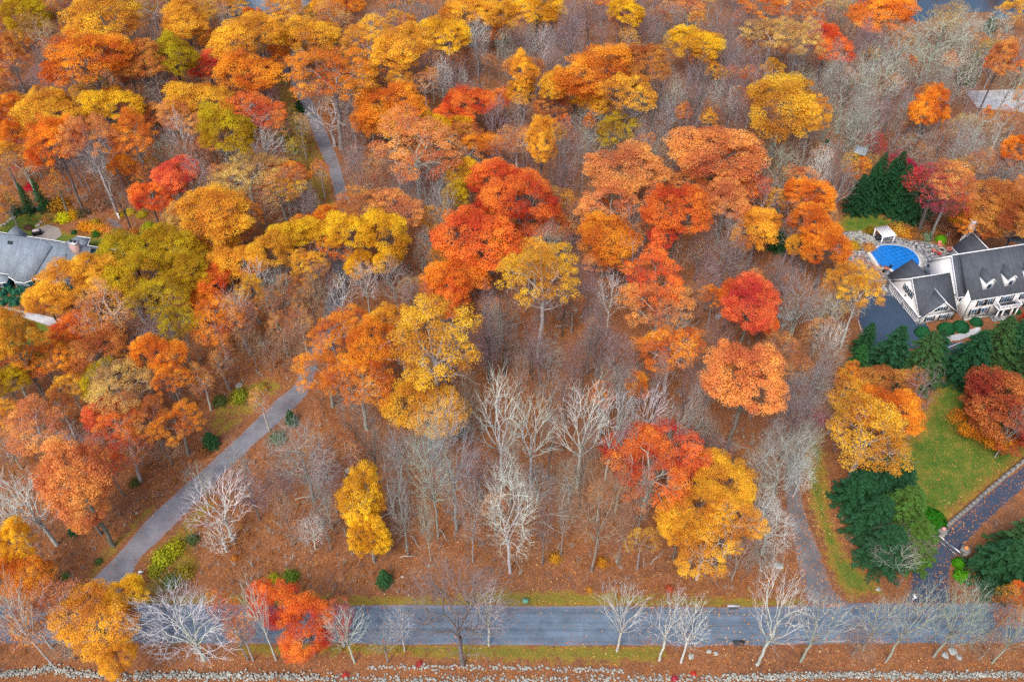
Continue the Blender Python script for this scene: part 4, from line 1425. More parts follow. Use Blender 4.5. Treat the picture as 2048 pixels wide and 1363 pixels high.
for i in range(6):
    make_bare(f"gnarl{i}", 100 + i, 105, c=6.5, tw=3, r_tip=.032, crook=.10, twl=1.4, kmax=3, inner=.5, expo=2.4, zlo=-.35, frac=(.30, .5), tf=.95)
for i in range(3):
    make_bare(f"spread{i}", 110 + i, 240, R=6.5, c=5.0, H=14, tw=5, r_tip=.024, crook=.14, twl=1.5, zlo=-.5, tf=.9)
make_spruce("spruce0", 1, nb=190, power=.72); make_spruce("spruce1", 2, droop=.3, nb=190, power=.68)
make_spruce("hemlock0", 3, R=4.6, H=13, nb=190, droop=.28, blade=.38, power=.62)
make_spruce("arborvitae0", 4, R=1.6, H=7, nb=120, droop=-.2, blade=.26, power=.5)


def make_shrub(key, seed, n=1500, size=.11, rough=.12, R=1.0, mat=None, holes=0.0):
    rs = np.random.default_rng(seed)
    d = rs.normal(0, 1, (n, 3)); d /= np.linalg.norm(d, axis=1, keepdims=True)
    d[:, 2] = np.abs(d[:, 2])
    lump = 1 + rough * np.sin(d[:, 0] * 6 + seed) * np.cos(d[:, 1] * 5) + rs.normal(0, .035 + holes * .28, n)
    P = d * lump[:, None] * R
    nr = d + rs.normal(0, .35, (n, 3)); nr /= np.linalg.norm(nr, axis=1, keepdims=True)
    t = np.cross(nr, rs.normal(0, 1, (n, 3))); t /= np.linalg.norm(t, axis=1, keepdims=True); b = np.cross(nr, t)
    s = size * rs.uniform(.7, 1.3, n)[:, None]
    V = np.stack([P - t * s, P - b * s * .7, P + t * s, P + b * s * .7], 1).reshape(-1, 3)
    return mesh_from("foliage_" + key, V, np.arange(n * 4).reshape(-1, 4), [mat or M_LEAF], False, {"tone": np.repeat(np.clip(.5 + rs.normal(0, .2, n) + d[:, 2] * .15, 0, 1), 4)})


SHRUB = {"ball": make_shrub("ball", 1, 1500, .10, .05, mat=M_NEEDLE), "loose": make_shrub("loose", 2, 900, .11, .22, holes=1.0), "lumpy": make_shrub("lumpy", 5, 1300, .12, .3, mat=M_NEEDLE)}

# ------------------------------------------------------------------ tree placing
LC = dict(Y=(.80, .45, .03), A=(.80, .405, .045), O=(.80, .275, .035), G=(.52, .34, .02), R=(.80, .185, .045), S=(.82, .165, .07), P=(.76, .31, .10), B=(.60, .23, .06), C=(.62, .05, .08), W=(.66, .40, .12))
LNAME = dict(Y='golden-yellow', A='amber-gold', O='orange', G='olive-yellow', R='red-orange', S='scarlet', P='salmon-tan', B='rusty brown', C='crimson', W='pale yellow')
TREES = []          # dicts, labelled at the end
rt = random.Random(11)
ALLPOS = []


def solve(cx, cy, w, h, k_zc, k_H, cmin, cmax, rmin, rmax):
    """size and stand of a tree from how wide and high its crown shows"""
    Ht = 18.0; c = 5.0
    for _ in range(8):
        zc = Ht * k_zc
        p = G(cx, cy, zc)
        depth = (p - [0, 0, CAM_H]) @ _fw
        Rr = min(max(w / 2 * depth / F_PX, rmin), rmax)
        th = math.atan2(CAM_H - zc, p[1])
        hh = h / 2 * depth / F_PX
        c = math.sqrt(max(hh * hh - (Rr * math.sin(th)) ** 2, 0.01)) / math.cos(th)
        c = min(max(c, max(cmin, .62 * Rr)), min(cmax, 1.25 * Rr + 1.5))
        Ht = c * k_H
    return p[0], p[1], Rr, c, Ht


def put(kind, meshes, partnames, x, y, sx, sz, cols, group, cat, desc, px, py, big):
    t = obj(kind, None, None, (x, y, ground_z(x, y) - .1))
    t.rotation_euler = (0, 0, rt.uniform(0, 6.28))
    t.scale = (sx * rt.uniform(.94, 1.06), sx * rt.uniform(.94, 1.06), sz)
    for m, pn, c in zip(meshes, partnames, cols):
        o = obj(pn, m, t)
        o.color = (*c, 1)
    tag(t, None, cat, group)
    TREES.append(dict(o=t, desc=desc, px=px, py=py, big=big, cat=cat))
    return t


def jitter(c, a=.12):
    k = rt.uniform(1 - a, 1 + a)
    return tuple(min(1, max(0, v * k * rt.uniform(1 - a * .6, 1 + a * .6))) for v in c)


BARKS = [(.13, .105, .09), (.17, .145, .125), (.24, .22, .195)]
LEAFY_OUT = []      # crown ellipses in the picture, to keep bare fill from veiling them


def leafy(cx, cy, w, h, col, form='full'):
    x, y, Rr, c, Ht = solve(cx, cy, w, h, .75, 4.0 if form != 'tall' else 20 / 7.5, 2.6, 6.3 if form != 'tall' else 9, 1.6, 12.0)
    keys = [k for k in LEAFY if k.startswith(form)]
    key = rt.choice(keys)
    mt, mc, R0, c0, H0 = LEAFY[key]
    if form == 'full':
        # smaller trees must not carry the coarse texture of big ones stretched thin
        pass
    sz = Ht / H0; sx = Rr / R0 * 1.12
    nm, cat, what = (("oak_tree", "oak tree", "oak") if col in 'AOPBGW' else ("maple_tree", "maple tree", "maple"))
    if col == 'Y': nm, cat, what = "hickory_tree", "hickory tree", "hickory"
    if col in 'PW': nm, cat, what = "broadleaf_tree", "beech tree", "broadleaf"  # species unclear; only leaf tint sets these apart from the oaks
    size = 'small' if Rr < 3.4 else ('broad' if Rr > 6.3 else ('slender' if form == 'tall' else 'mid-sized'))
    shape = {'full': 'with dense domed crown', 'open': 'with open crown', 'thin': 'with thinly leaved crown', 'tall': 'with tall narrow crown', 'dome': 'with low round crown'}[form]
    b = jitter(rt.choice(BARKS[:2] if form in ('full',) else [(.24, .22, .195), (.38, .36, .32)]))
    if col == 'C': b = (.11, .09, .08)
    put(nm, (mt, mc), ("trunk", "crown"), x, y, sx, sz, (b, jitter(LC[col], .07)), "autumn trees with coloured leaves", cat, (LNAME[col], size, what, shape), cx, cy, Rr)
    ALLPOS.append((x, y, Rr))
    LEAFY_OUT.append((cx, cy, w / 2, h / 2, y))


def bare(cx, cy, w, h, tone='grey', form='fan', by=None):
    if by is not None:
        # foot and crown both seen: stand it on its foot and take its height from the crown
        bx = 1024 + (cx - 1024) * (2472 - by) / (2472 - cy)
        mt, mb, R0, c0, H0 = BARE[rt.choice([k for k in BARE if k.startswith(form)])]
        p = G(bx, by)
        kz = (H0 - c0 * .9) / H0
        Ht = next((z / kz for z in np.arange(1, 30, .1) if PX((p[0], p[1], z))[1] < cy), 12)
        q = np.array([p[0], p[1], Ht * kz]); dep = (q - [0, 0, CAM_H]) @ _fw
        return place_bare(mt, mb, R0, H0, p[0], p[1], w / 2 * dep / F_PX, Ht, tone, form, cx, cy)
    keys = [k for k in BARE if k.startswith(form)]
    mt, mb, R0, c0, H0 = BARE[rt.choice(keys)]
    x, y, Rr, c, Ht = solve(cx, cy, w, h, (H0 - c0) / H0, H0 / c0, 2.2, 8.5, 1.2, 9.0)
    place_bare(mt, mb, R0, H0, x, y, Rr, Ht, tone, form, cx, cy)


BT = dict(white=((.46, .46, .42), (.60, .60, .55), 'white-barked'), grey=((.26, .245, .22), (.34, .33, .30), 'pale grey'), dark=((.10, .085, .075), (.24, .20, .18), 'dark-trunked'),
          mauve=((.17, .145, .135), (.30, .225, .225), 'mauve-grey'), green=((.30, .31, .25), (.40, .42, .34), 'greenish-grey'), tan=((.25, .20, .16), (.38, .24, .16), 'tan-twigged'))


def place_bare(mt, mb, R0, H0, x, y, Rr, Ht, tone, form, cx, cy):
    a, b, tn = BT[tone]
    size = 'small' if Ht < 11 else ('tall' if Ht > 18.5 else 'mid-sized')
    shape = {'fan': 'with fine fanned twigs', 'slim': 'with slender upright crown', 'gnarl': 'with crooked limbs', 'spread': 'with wide spreading limbs'}[form]
    put("bare_tree", (mt, mb), ("trunk", "branches"), x, y, Rr / R0, Ht / H0, (jitter(a), jitter(b)), "leafless trees", "bare tree", (tn, size, 'leafless tree', shape), cx, cy, Rr)
    ALLPOS.append((x, y, Rr * .5))


def conifer(bx, by, R, H, key, col=(.030, .095, .035), kind="spruce_tree", cat="evergreen tree", desc=('dark green', '', 'spruce', 'with drooping boughs'), group="evergreen trees"):
    g = G(bx, by)
    mt, mc, R0, H0 = CONIF[key]
    p = PX((g[0], g[1], H * .5))
    put(kind, (mt, mc), ("trunk", "boughs"), g[0], g[1], R / R0, H / H0, ((.12, .10, .08), jitter(col, .1)), group, cat, desc, p[0], p[1], R)
    ALLPOS.append((g[0], g[1], R))
    LEAFY_OUT.append((p[0], p[1], R * 6, R * 7, g[1]))


# (centre x, centre y, width, height, colour, form) as the crowns show in the photograph
LT = """
50 30 90 72 G full;78 62 62 62 W thin;130 12 74 34 B open;205 38 152 92 A full;178 125 138 128 O full;278 128 84 86 B full;302 14 92 46 B thin;150 62 60 50 O open;118 95 60 50 P thin
370 46 98 82 A full;350 118 88 80 G full;445 14 76 44 A open;497 78 128 92 A full;415 132 62 56 S full;495 150 118 70 O full;625 75 98 80 A full;572 22 80 48 A open;662 32 90 62 P thin
660 155 148 118 O open;735 78 98 80 A open;805 98 124 86 A full;690 18 60 50 O full;18 105 46 74 B full;22 122 64 50 P open;10 165 40 46 P open
92 232 118 84 A full;222 215 92 74 Y full;8 232 46 66 O full;20 276 56 60 O full;112 290 96 108 O full;182 288 88 112 P open;266 278 98 100 O open;296 236 58 50 B full;245 330 54 54 O full;285 350 50 50 B open
398 206 112 66 A full;372 238 102 66 P open;452 272 96 112 G full;512 226 112 76 R open;352 356 86 72 S full;300 398 66 66 R full;492 352 118 86 W open;560 372 96 76 P thin;432 428 130 108 A full;380 430 70 60 O open;455 480 80 60 P thin
585 475 78 72 Y full;540 505 82 74 A full;645 470 74 66 Y full;470 528 100 66 A full;700 468 78 84 Y full;768 470 96 90 Y full;720 530 56 52 Y full;775 525 54 42 Y full;650 440 64 42 O full
715 425 110 70 B open;795 420 100 84 P open;620 530 60 60 A open;500 580 60 60 A open
258 505 112 86 G full;335 500 118 92 G full;372 545 92 86 G full;275 552 104 92 G full;126 566 104 84 A full;196 546 88 82 A full;95 600 80 66 A full;210 618 128 92 P thin;320 600 96 92 G open;180 590 90 70 A open;355 650 66 82 G open
25 680 78 120 A full;18 768 60 66 G full;62 740 66 60 G open;146 668 84 62 R full;188 702 104 64 B full;88 722 92 84 O open;425 566 80 70 R full;418 610 70 60 O full;432 645 118 96 O open;375 600 46 42 O open;480 640 70 70 P thin
316 712 92 90 O full;345 765 64 72 O open;240 778 128 98 W open;205 826 66 60 S full;235 845 110 70 R open;72 860 128 98 P open;118 815 60 56 B open;300 840 90 66 B open;352 850 86 72 O open;20 830 56 60 A open
150 958 140 148 P full;168 1010 96 80 P full;252 902 92 66 R thin;215 930 60 60 R open;35 1082 66 74 Y full;40 1152 96 56 O full;92 1222 148 112 P thin;60 1240 70 60 B open;115 970 60 80 A open
250 1192 74 64 Y full;190 1238 136 108 A full;236 1322 66 68 A full;552 1205 94 76 R full;612 1252 110 96 R full;672 1236 76 72 S thin;450 1215 66 76 R thin;480 1260 50 60 O thin
722 985 92 150 Y tall;736 1060 62 110 Y tall;668 668 96 84 O open;745 690 110 104 O full;650 742 108 92 O open;718 768 118 108 O open;700 640 66 50 O open;868 688 188 180 A open;850 812 136 82 A full;800 640 80 60 A full;600 640 60 50 P thin
912 556 112 68 O full;895 594 94 74 R full;1080 558 126 148 A open;1070 520 86 80 A open;955 480 148 104 R full;1000 448 88 56 O full;1005 365 112 90 R full;1040 400 120 110 R full;1082 442 92 70 R full;975 425 90 70 R full
925 352 66 66 Y full;912 400 56 70 G full;832 292 170 88 P open;795 320 100 70 P thin;880 300 80 70 P open;790 240 92 56 Y full;838 244 86 54 Y full;905 258 66 46 Y full;780 212 118 80 O full;735 245 60 60 O full
940 206 90 56 R full;985 205 70 46 R open;905 238 66 36 R full;962 290 72 54 O full;930 270 60 46 B open;1032 284 78 64 P thin;1082 290 62 106 A full;1046 148 64 70 A full;1042 186 62 52 A full;1110 176 60 72 A full;1100 215 60 50 B open
1190 148 140 72 O full;1232 120 84 40 P open;1284 134 86 84 B full;1256 196 94 90 A open;1186 206 66 56 A full;1232 262 90 66 G open;1150 190 50 50 O full;888 74 92 74 Y full;940 24 92 48 A full;1003 34 84 62 A full;1072 22 98 62 Y full;1105 40 46 40 Y full;1250 26 68 64 Y full;1390 88 96 64 Y full
1548 72 100 70 W open;1600 88 80 90 W open;1655 90 98 54 R full;1530 14 94 40 O open;1765 30 108 50 O full;1568 215 152 112 A full;1625 240 70 90 A open;1430 312 150 86 P full;1385 378 90 60 P open;1440 310 110 70 R open;1482 376 90 46 R open;1352 425 116 112 R full;1330 470 66 70 S full
1250 342 138 72 P full;1216 412 118 86 P open;1216 478 120 96 O full;1210 520 76 60 P open;1452 402 92 80 P full;1515 460 96 80 A full;1480 470 50 50 W open;1620 395 84 74 O full;1628 452 94 84 O full;1655 500 76 72 O full;1690 560 84 76 A open;1720 590 70 90 A open;1675 600 76 70 W thin;1730 545 66 50 P thin;1600 490 50 40 A full
1500 612 112 108 S full;1462 590 52 60 R full;1525 640 66 54 R full;1310 560 128 84 R open;1312 612 122 90 P open;1342 702 116 102 O open;1486 766 138 158 P full;1470 740 90 80 O full;1270 890 100 76 S full;1350 895 120 92 S open;1300 940 150 90 R open;1380 930 66 60 R open
1455 960 114 84 A full;1392 1020 120 92 A full;1470 1036 98 96 A open;1410 1100 116 84 A open;1285 1080 58 46 A thin;1360 1060 66 66 A full;1705 800 100 86 A open;1775 822 112 100 O full;1738 868 164 100 A open;1770 768 92 56 B full
1856 226 66 94 O full;2000 124 54 84 P full;2036 300 56 66 O full;1872 380 118 82 C thin;1905 370 90 86 P open;1990 410 120 84 B full;2040 430 90 90 B full;1960 455 70 50 O open;2045 380 50 50 P open
1980 100 60 40 G thin;1900 30 80 36 W thin;2030 20 60 36 A open;1700 160 50 40 P thin;1750 290 46 40 C thin;1820 345 46 36 C full;1790 325 50 40 C thin;850 165 50 50 P thin;800 160 60 60 A open;735 150 44 36 A full;780 130 60 46 O open;560 250 50 60 P thin
2045 200 40 60 P thin;1930 250 60 50 W thin;1670 20 70 30 W thin;1340 20 50 40 P thin;900 120 50 40 P thin;1500 300 50 50 B thin;1120 400 60 50 A thin;1135 440 60 60 B thin;1000 620 40 40 P thin;1590 740 60 60 P thin;1640 660 60 60 P thin;1560 690 60 50 P thin;1700 330 34 50 Y thin;1745 330 30 30 W thin
520 800 50 40 P thin;560 650 60 60 P thin;540 600 60 50 B thin;400 760 60 50 O thin;440 720 60 60 B thin;1200 990 50 50 P thin;1240 960 50 60 P thin;990 1010 40 50 P thin;640 900 90 70 B thin;700 900 60 60 B thin;500 430 60 50 O open;10 400 40 60 O thin;45 330 70 60 B thin;110 370 50 50 O thin;60 300 50 50 R thin
2020 1215 80 46 O thin;2046 1190 40 50 R open;640 340 40 40 O thin;600 250 40 50 W thin;590 300 50 50 G thin;575 240 40 50 G thin;1960 330 60 60 B thin;1830 300 60 50 B thin;2010 240 60 60 B thin
"""
for ent in LT.replace("\n", ";").split(";"):
    q = ent.split()
    if len(q) == 6:
        leafy(float(q[0]), float(q[1]), float(q[2]), float(q[3]), q[4], q[5])

# leafless trees that stand out
BTX = """
370 1245 180 140 white spread 1318;915 1212 190 120 mauve spread 1330;975 1215 80 100 white gnarl 1290;1250 1215 90 90 white gnarl 1300;1340 1235 84 80 white gnarl 1320;1385 1250 84 80 white gnarl 1325;1560 1215 115 110 white gnarl 1328;1645 1235 105 86 green gnarl 1322;1765 1232 80 60 green gnarl 1300;1835 1225 90 76 green gnarl 1322;1925 1232 120 100 green spread 1312;2035 1262 80 60 green gnarl 1325
55 1000 130 130 white gnarl 1090;20 1030 80 90 white gnarl;10 1210 70 90 white gnarl 1335;130 1290 60 60 grey fan;510 1215 60 90 white gnarl 1320;470 1260 50 70 grey gnarl 1320;590 1290 60 50 grey gnarl;690 1255 80 80 white gnarl 1325;800 1245 60 80 white gnarl 1300;765 1275 60 60 grey gnarl 1325;1720 1280 80 50 tan fan;1980 1290 70 50 tan fan
600 900 130 110 grey fan 1000;640 940 90 90 mauve fan;435 1000 120 90 white gnarl 1080;440 1070 80 70 white gnarl;500 980 80 90 mauve fan;620 1060 60 70 white slim;560 960 60 60 mauve fan;400 960 70 60 green gnarl
1000 830 120 130 white gnarl 960;1065 850 110 100 white gnarl 970;1165 840 110 110 white gnarl 975;1225 840 80 110 white gnarl 960;1345 850 70 90 grey gnarl 940;1300 820 90 100 white gnarl 900;900 900 130 130 grey fan 1060;860 920 90 130 green fan 1075;960 940 90 100 mauve fan;1020 1010 130 150 white fan 1147;1075 960 80 80 grey fan;1200 1000 110 120 tan fan 1142;1140 950 60 100 grey slim
940 680 60 120 mauve slim;975 700 50 100 mauve slim;1010 690 60 100 dark slim;1060 700 40 90 dark slim;1100 710 50 90 grey slim;1150 720 60 110 mauve fan;1200 680 90 100 mauve fan;1240 720 80 100 mauve fan;1220 590 60 90 white gnarl;1180 600 70 80 mauve fan;1160 560 70 80 mauve fan;1250 780 70 90 grey fan;1100 780 60 80 grey gnarl;870 880 70 80 grey fan;810 900 60 80 grey fan;760 880 60 90 tan fan
790 560 70 90 grey fan;830 600 60 90 mauve fan;850 500 60 80 grey fan;730 560 50 80 white fan;680 590 70 80 white gnarl;620 600 70 90 tan fan;560 580 60 90 grey fan;520 560 60 80 white gnarl;470 620 60 90 white gnarl;640 560 60 80 mauve fan;590 690 60 90 tan fan
1568 920 100 130 green fan 1030;1545 880 60 90 grey fan;1520 940 60 90 green fan;1545 1050 90 100 white fan;1530 1010 60 80 white fan;1480 1110 60 70 grey gnarl;1530 1110 60 60 grey fan;1440 900 50 60 mauve fan;1620 860 50 80 mauve fan;1590 800 70 90 mauve fan;1640 760 70 100 mauve fan;1660 720 50 70 green gnarl;1600 600 90 120 grey gnarl;1650 640 70 90 green fan;1570 560 70 90 mauve fan;1660 680 60 80 white gnarl
1420 560 70 80 mauve fan;1400 500 60 80 mauve fan;1440 660 60 90 mauve fan;1410 690 50 90 tan fan;1380 600 60 80 tan fan;1390 850 60 110 grey fan;1420 870 50 90 dark slim;1560 640 50 60 grey gnarl;1550 540 50 60 dark fan
1350 200 60 120 green slim;1400 200 36 100 white slim;1430 190 36 100 white slim;1465 200 36 110 white slim;1325 150 60 80 grey slim;885 150 50 90 white slim;955 80 54 90 white slim;1010 90 40 80 grey slim;1090 90 50 90 white slim;1060 80 40 70 grey slim;925 160 24 70 white slim;1180 250 80 70 green fan;1190 300 70 70 green fan;1265 250 70 70 white gnarl;1130 270 60 80 mauve fan
1700 180 120 110 green fan;1760 170 100 110 green fan;1800 90 100 90 green fan;1880 80 110 100 green fan;1850 130 110 90 green fan;1920 150 90 90 green fan;1740 110 90 90 mauve fan;1670 160 80 90 green fan;1480 50 70 70 mauve fan;1440 70 60 70 mauve fan;1330 40 70 60 mauve fan;1180 30 70 70 mauve fan;1140 60 70 70 mauve fan;1280 50 70 70 mauve fan;1990 60 80 70 green fan;1940 60 80 70 green fan
1640 340 60 110 white fan;1670 320 50 70 grey fan;1750 240 60 80 mauve fan;1820 240 80 90 grey fan;1830 300 90 90 grey fan;1930 310 90 100 grey fan;1960 270 90 90 green fan;1890 270 80 90 mauve fan;1790 200 80 80 mauve fan;2020 170 60 80 green fan;2010 340 60 70 grey fan;1550 330 80 90 green fan;1580 310 70 80 tan fan;1720 220 60 80 grey fan
470 330 60 60 green gnarl;330 300 60 60 green fan;360 270 60 90 white gnarl;525 300 90 80 white gnarl;660 230 110 80 white gnarl;520 190 80 50 mauve fan;560 400 60 50 grey gnarl;600 400 70 70 grey fan;340 400 60 60 white gnarl;240 400 60 70 dark gnarl;200 330 50 80 white slim;90 160 80 70 mauve fan;130 190 80 60 mauve fan;180 190 60 50 mauve fan;100 110 60 60 grey fan;50 180 60 60 mauve fan;290 60 50 60 mauve fan;250 230 50 50 mauve fan
700 290 60 90 mauve fan;710 340 70 90 mauve fan;740 370 70 70 tan fan;850 370 110 110 grey fan;890 380 60 80 green fan;700 220 50 70 grey fan;1130 360 60 80 mauve fan;1160 440 60 80 mauve fan;1300 280 70 80 mauve fan;1320 240 60 90 grey slim;1100 480 60 70 grey fan;1140 500 60 80 mauve fan
640 960 46 90 grey slim 1060;800 1010 50 90 grey slim 1110;850 1030 40 80 green slim 1120;940 1020 56 100 grey slim 1125;1090 1040 46 80 mauve slim 1130;1130 1010 40 90 grey slim 1110;1250 1040 46 80 tan slim 1130;560 1000 50 80 tan slim 1090;480 930 50 80 grey slim 1010;1020 900 40 80 grey slim 1010;700 830 46 80 dark slim 930;1390 800 40 80 grey slim 900;975 640 60 90 dark slim 763;985 650 50 80 grey slim 750;1010 620 50 80 dark slim 703;1080 700 50 80 mauve slim 771;1085 600 40 70 dark slim 688;1128 600 40 60 dark slim 674;1172 700 46 80 dark slim 792;1184 660 46 70 mauve slim 748;1198 640 40 70 dark slim 730;1136 790 50 90 dark slim 900;1212 770 56 90 grey slim 874;1066 680 40 70 dark slim 760;940 800 40 80 dark slim 900;1100 860 50 90 dark slim 960;1250 860 46 90 grey slim 970;1290 980 46 80 grey slim 1090;1170 900 46 90 dark slim 1020;1380 760 46 90 dark slim 870;1320 760 40 80 dark slim 860;740 860 46 80 dark slim 985;790 930 50 80 grey slim 1060;640 1010 50 70 grey slim 1100;1490 560 40 70 dark slim 650;1420 760 40 80 grey slim 860;1040 740 36 60 grey slim 820;1400 170 50 80 dark slim 290;1310 200 40 70 dark slim 300;1250 330 40 70 dark slim 430;1110 330 40 80 dark slim 430;960 100 40 80 dark slim 200;1060 130 40 80 dark slim 230
1600 900 90 110 green fan;1588 840 90 110 mauve fan;1615 780 90 100 grey fan;1650 720 80 90 tan fan;1630 830 60 80 mauve fan;1604 945 60 70 white fan
1810 1080 110 80 mauve fan;1790 1110 80 60 green gnarl;2030 850 50 90 grey gnarl;2040 800 40 60 grey fan;480 640 50 80 grey gnarl;500 690 50 70 tan fan;540 700 60 60 tan fan;100 830 60 60 grey gnarl;250 880 60 60 grey gnarl;20 900 60 60 green gnarl;300 760 50 60 grey gnarl;330 900 60 50 tan fan
"""
for ent in BTX.replace("\n", ";").split(";"):
    q = ent.split()
    if len(q) in (6, 7):
        bare(float(q[0]), float(q[1]), float(q[2]), float(q[3]), q[4], q[5], float(q[6]) if len(q) == 7 else None)

# lawn maple, red above and orange below
mt, mc, R0, c0, H0 = LEAFY["dome0"]
g = G(1975, 868)
t = put("maple_tree", (mt, mc), ("trunk", "crown"), g[0], g[1], 6.3 / 6.0, 11.5 / 10.5, ((.15, .13, .11), (.50, .13, .05)), "ornamental lawn trees", "maple tree", ('brick-red', '', 'maple', 'with low round crown on the lawn'), 1975, 815, 7)
rs = np.random.default_rng(5)
Pk = shell_targets(rs, 60, 5.5, 4.2, 4.6, -.8, .8); Pk = Pk[Pk[:, 2] < 4.2]
V, F, tone = leaf_quads(rs, Pk, np.full(len(Pk), 1.2), 230, .12)
o = obj("lower_crown", mesh_from("lower_crown", V, F, [M_LEAF], False, {"tone": tone}), t); o.color = (.58, .20, .02, 1)
g = G(2062, 668)
put("maple_tree", (mt, mc), ("trunk", "crown"), g[0], g[1], .5, .55, ((.15, .13, .11), (.42, .012, .03)), "ornamental lawn trees", "maple tree", ('small crimson', '', 'japanese maple', 'beside the white portico'), 2040, 640, 4)
ALLPOS += [(*G(1975, 868)[:2], 6), (*G(2062, 668)[:2], 4)]

# evergreens: base point in the picture, radius, height
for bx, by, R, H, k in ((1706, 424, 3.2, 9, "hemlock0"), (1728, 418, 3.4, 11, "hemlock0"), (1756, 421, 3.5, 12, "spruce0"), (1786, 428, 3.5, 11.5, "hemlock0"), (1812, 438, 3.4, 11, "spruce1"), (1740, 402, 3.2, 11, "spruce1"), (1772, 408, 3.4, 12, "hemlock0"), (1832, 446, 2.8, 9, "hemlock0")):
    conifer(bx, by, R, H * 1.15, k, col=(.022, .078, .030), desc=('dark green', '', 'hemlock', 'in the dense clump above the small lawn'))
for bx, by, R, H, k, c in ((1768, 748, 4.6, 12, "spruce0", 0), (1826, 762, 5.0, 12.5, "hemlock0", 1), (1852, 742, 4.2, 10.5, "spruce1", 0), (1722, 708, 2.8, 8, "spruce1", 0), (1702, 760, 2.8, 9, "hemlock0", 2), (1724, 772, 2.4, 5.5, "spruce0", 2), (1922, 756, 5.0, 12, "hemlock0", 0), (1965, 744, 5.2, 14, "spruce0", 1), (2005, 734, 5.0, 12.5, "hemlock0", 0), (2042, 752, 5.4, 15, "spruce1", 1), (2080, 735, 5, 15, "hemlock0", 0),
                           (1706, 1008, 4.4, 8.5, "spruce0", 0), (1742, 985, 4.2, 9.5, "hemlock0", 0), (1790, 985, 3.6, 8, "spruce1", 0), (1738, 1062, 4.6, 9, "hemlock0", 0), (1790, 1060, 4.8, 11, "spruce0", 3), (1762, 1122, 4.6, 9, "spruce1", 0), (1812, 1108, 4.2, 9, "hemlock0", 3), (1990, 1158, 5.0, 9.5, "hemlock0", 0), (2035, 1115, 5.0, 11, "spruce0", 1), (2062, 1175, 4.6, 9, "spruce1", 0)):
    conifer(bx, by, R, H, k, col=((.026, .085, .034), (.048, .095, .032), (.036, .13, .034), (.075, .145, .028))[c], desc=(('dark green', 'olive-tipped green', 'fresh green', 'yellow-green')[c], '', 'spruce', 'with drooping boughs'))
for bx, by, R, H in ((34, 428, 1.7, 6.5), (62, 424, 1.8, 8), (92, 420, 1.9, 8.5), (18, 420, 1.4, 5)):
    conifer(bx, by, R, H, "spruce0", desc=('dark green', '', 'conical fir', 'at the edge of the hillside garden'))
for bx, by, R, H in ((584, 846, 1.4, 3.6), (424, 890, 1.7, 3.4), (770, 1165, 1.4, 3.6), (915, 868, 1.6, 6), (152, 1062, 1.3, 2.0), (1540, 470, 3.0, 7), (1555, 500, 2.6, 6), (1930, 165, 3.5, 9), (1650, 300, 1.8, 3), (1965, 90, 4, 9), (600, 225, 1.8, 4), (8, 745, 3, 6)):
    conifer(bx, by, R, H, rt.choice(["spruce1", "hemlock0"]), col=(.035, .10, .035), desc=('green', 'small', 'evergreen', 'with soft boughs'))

# ------------------------------------------------------------------ fill of the woods
def part_px(L, R, y0, y1):
    a_ = [p for p in L if y0 <= p[1] <= y1]; b_ = [p for p in R if y0 <= p[1] <= y1]
    return a_ + b_[::-1]


PXBLOCK = [HARD_PX[0], part_px(DRV_L, DRV_R, 720, 1230), part_px(DRV_L, DRV_R, 125, 425), part_px(SHR_L, SHR_R, 955, 1220)] + HARD_PX[3:] + [[(88, 395), (330, 395), (340, 500), (88, 500)]] + [LAWN1, LAWN2, LAWN3, LAWN4, VERGE1, VERGE2, VERGE3]
OPEN_PX = [[(980, 640), (1130, 640), (1180, 880), (1060, 960), (980, 900)], [(300, 1090), (760, 1120), (1250, 1130), (1600, 1150), (1600, 1215), (280, 1215)], [(260, 880), (560, 700), (640, 640), (640, 800), (300, 1100), (160, 1180), (60, 1180)]]


def blocked(x, y, Ht):
    for z in (0.0, Ht * .35, Ht * .65, Ht * .95):
        p = PX((x, y, z))
        for poly in PXBLOCK:
            if in_poly(p[0], p[1], poly): return True
    p = PX((x, y, 0))
    for poly in OPEN_PX:
        if in_poly(p[0], p[1], poly): return True
    p = PX((x, y, Ht * .7))
    for (cx, cy_, a, b, ty) in LEAFY_OUT:
        if ty > y + 2 and ((p[0] - cx) / a) ** 2 + ((p[1] - cy_) / b) ** 2 < 1.0 and rt.random() < .93:
            return True
    return False


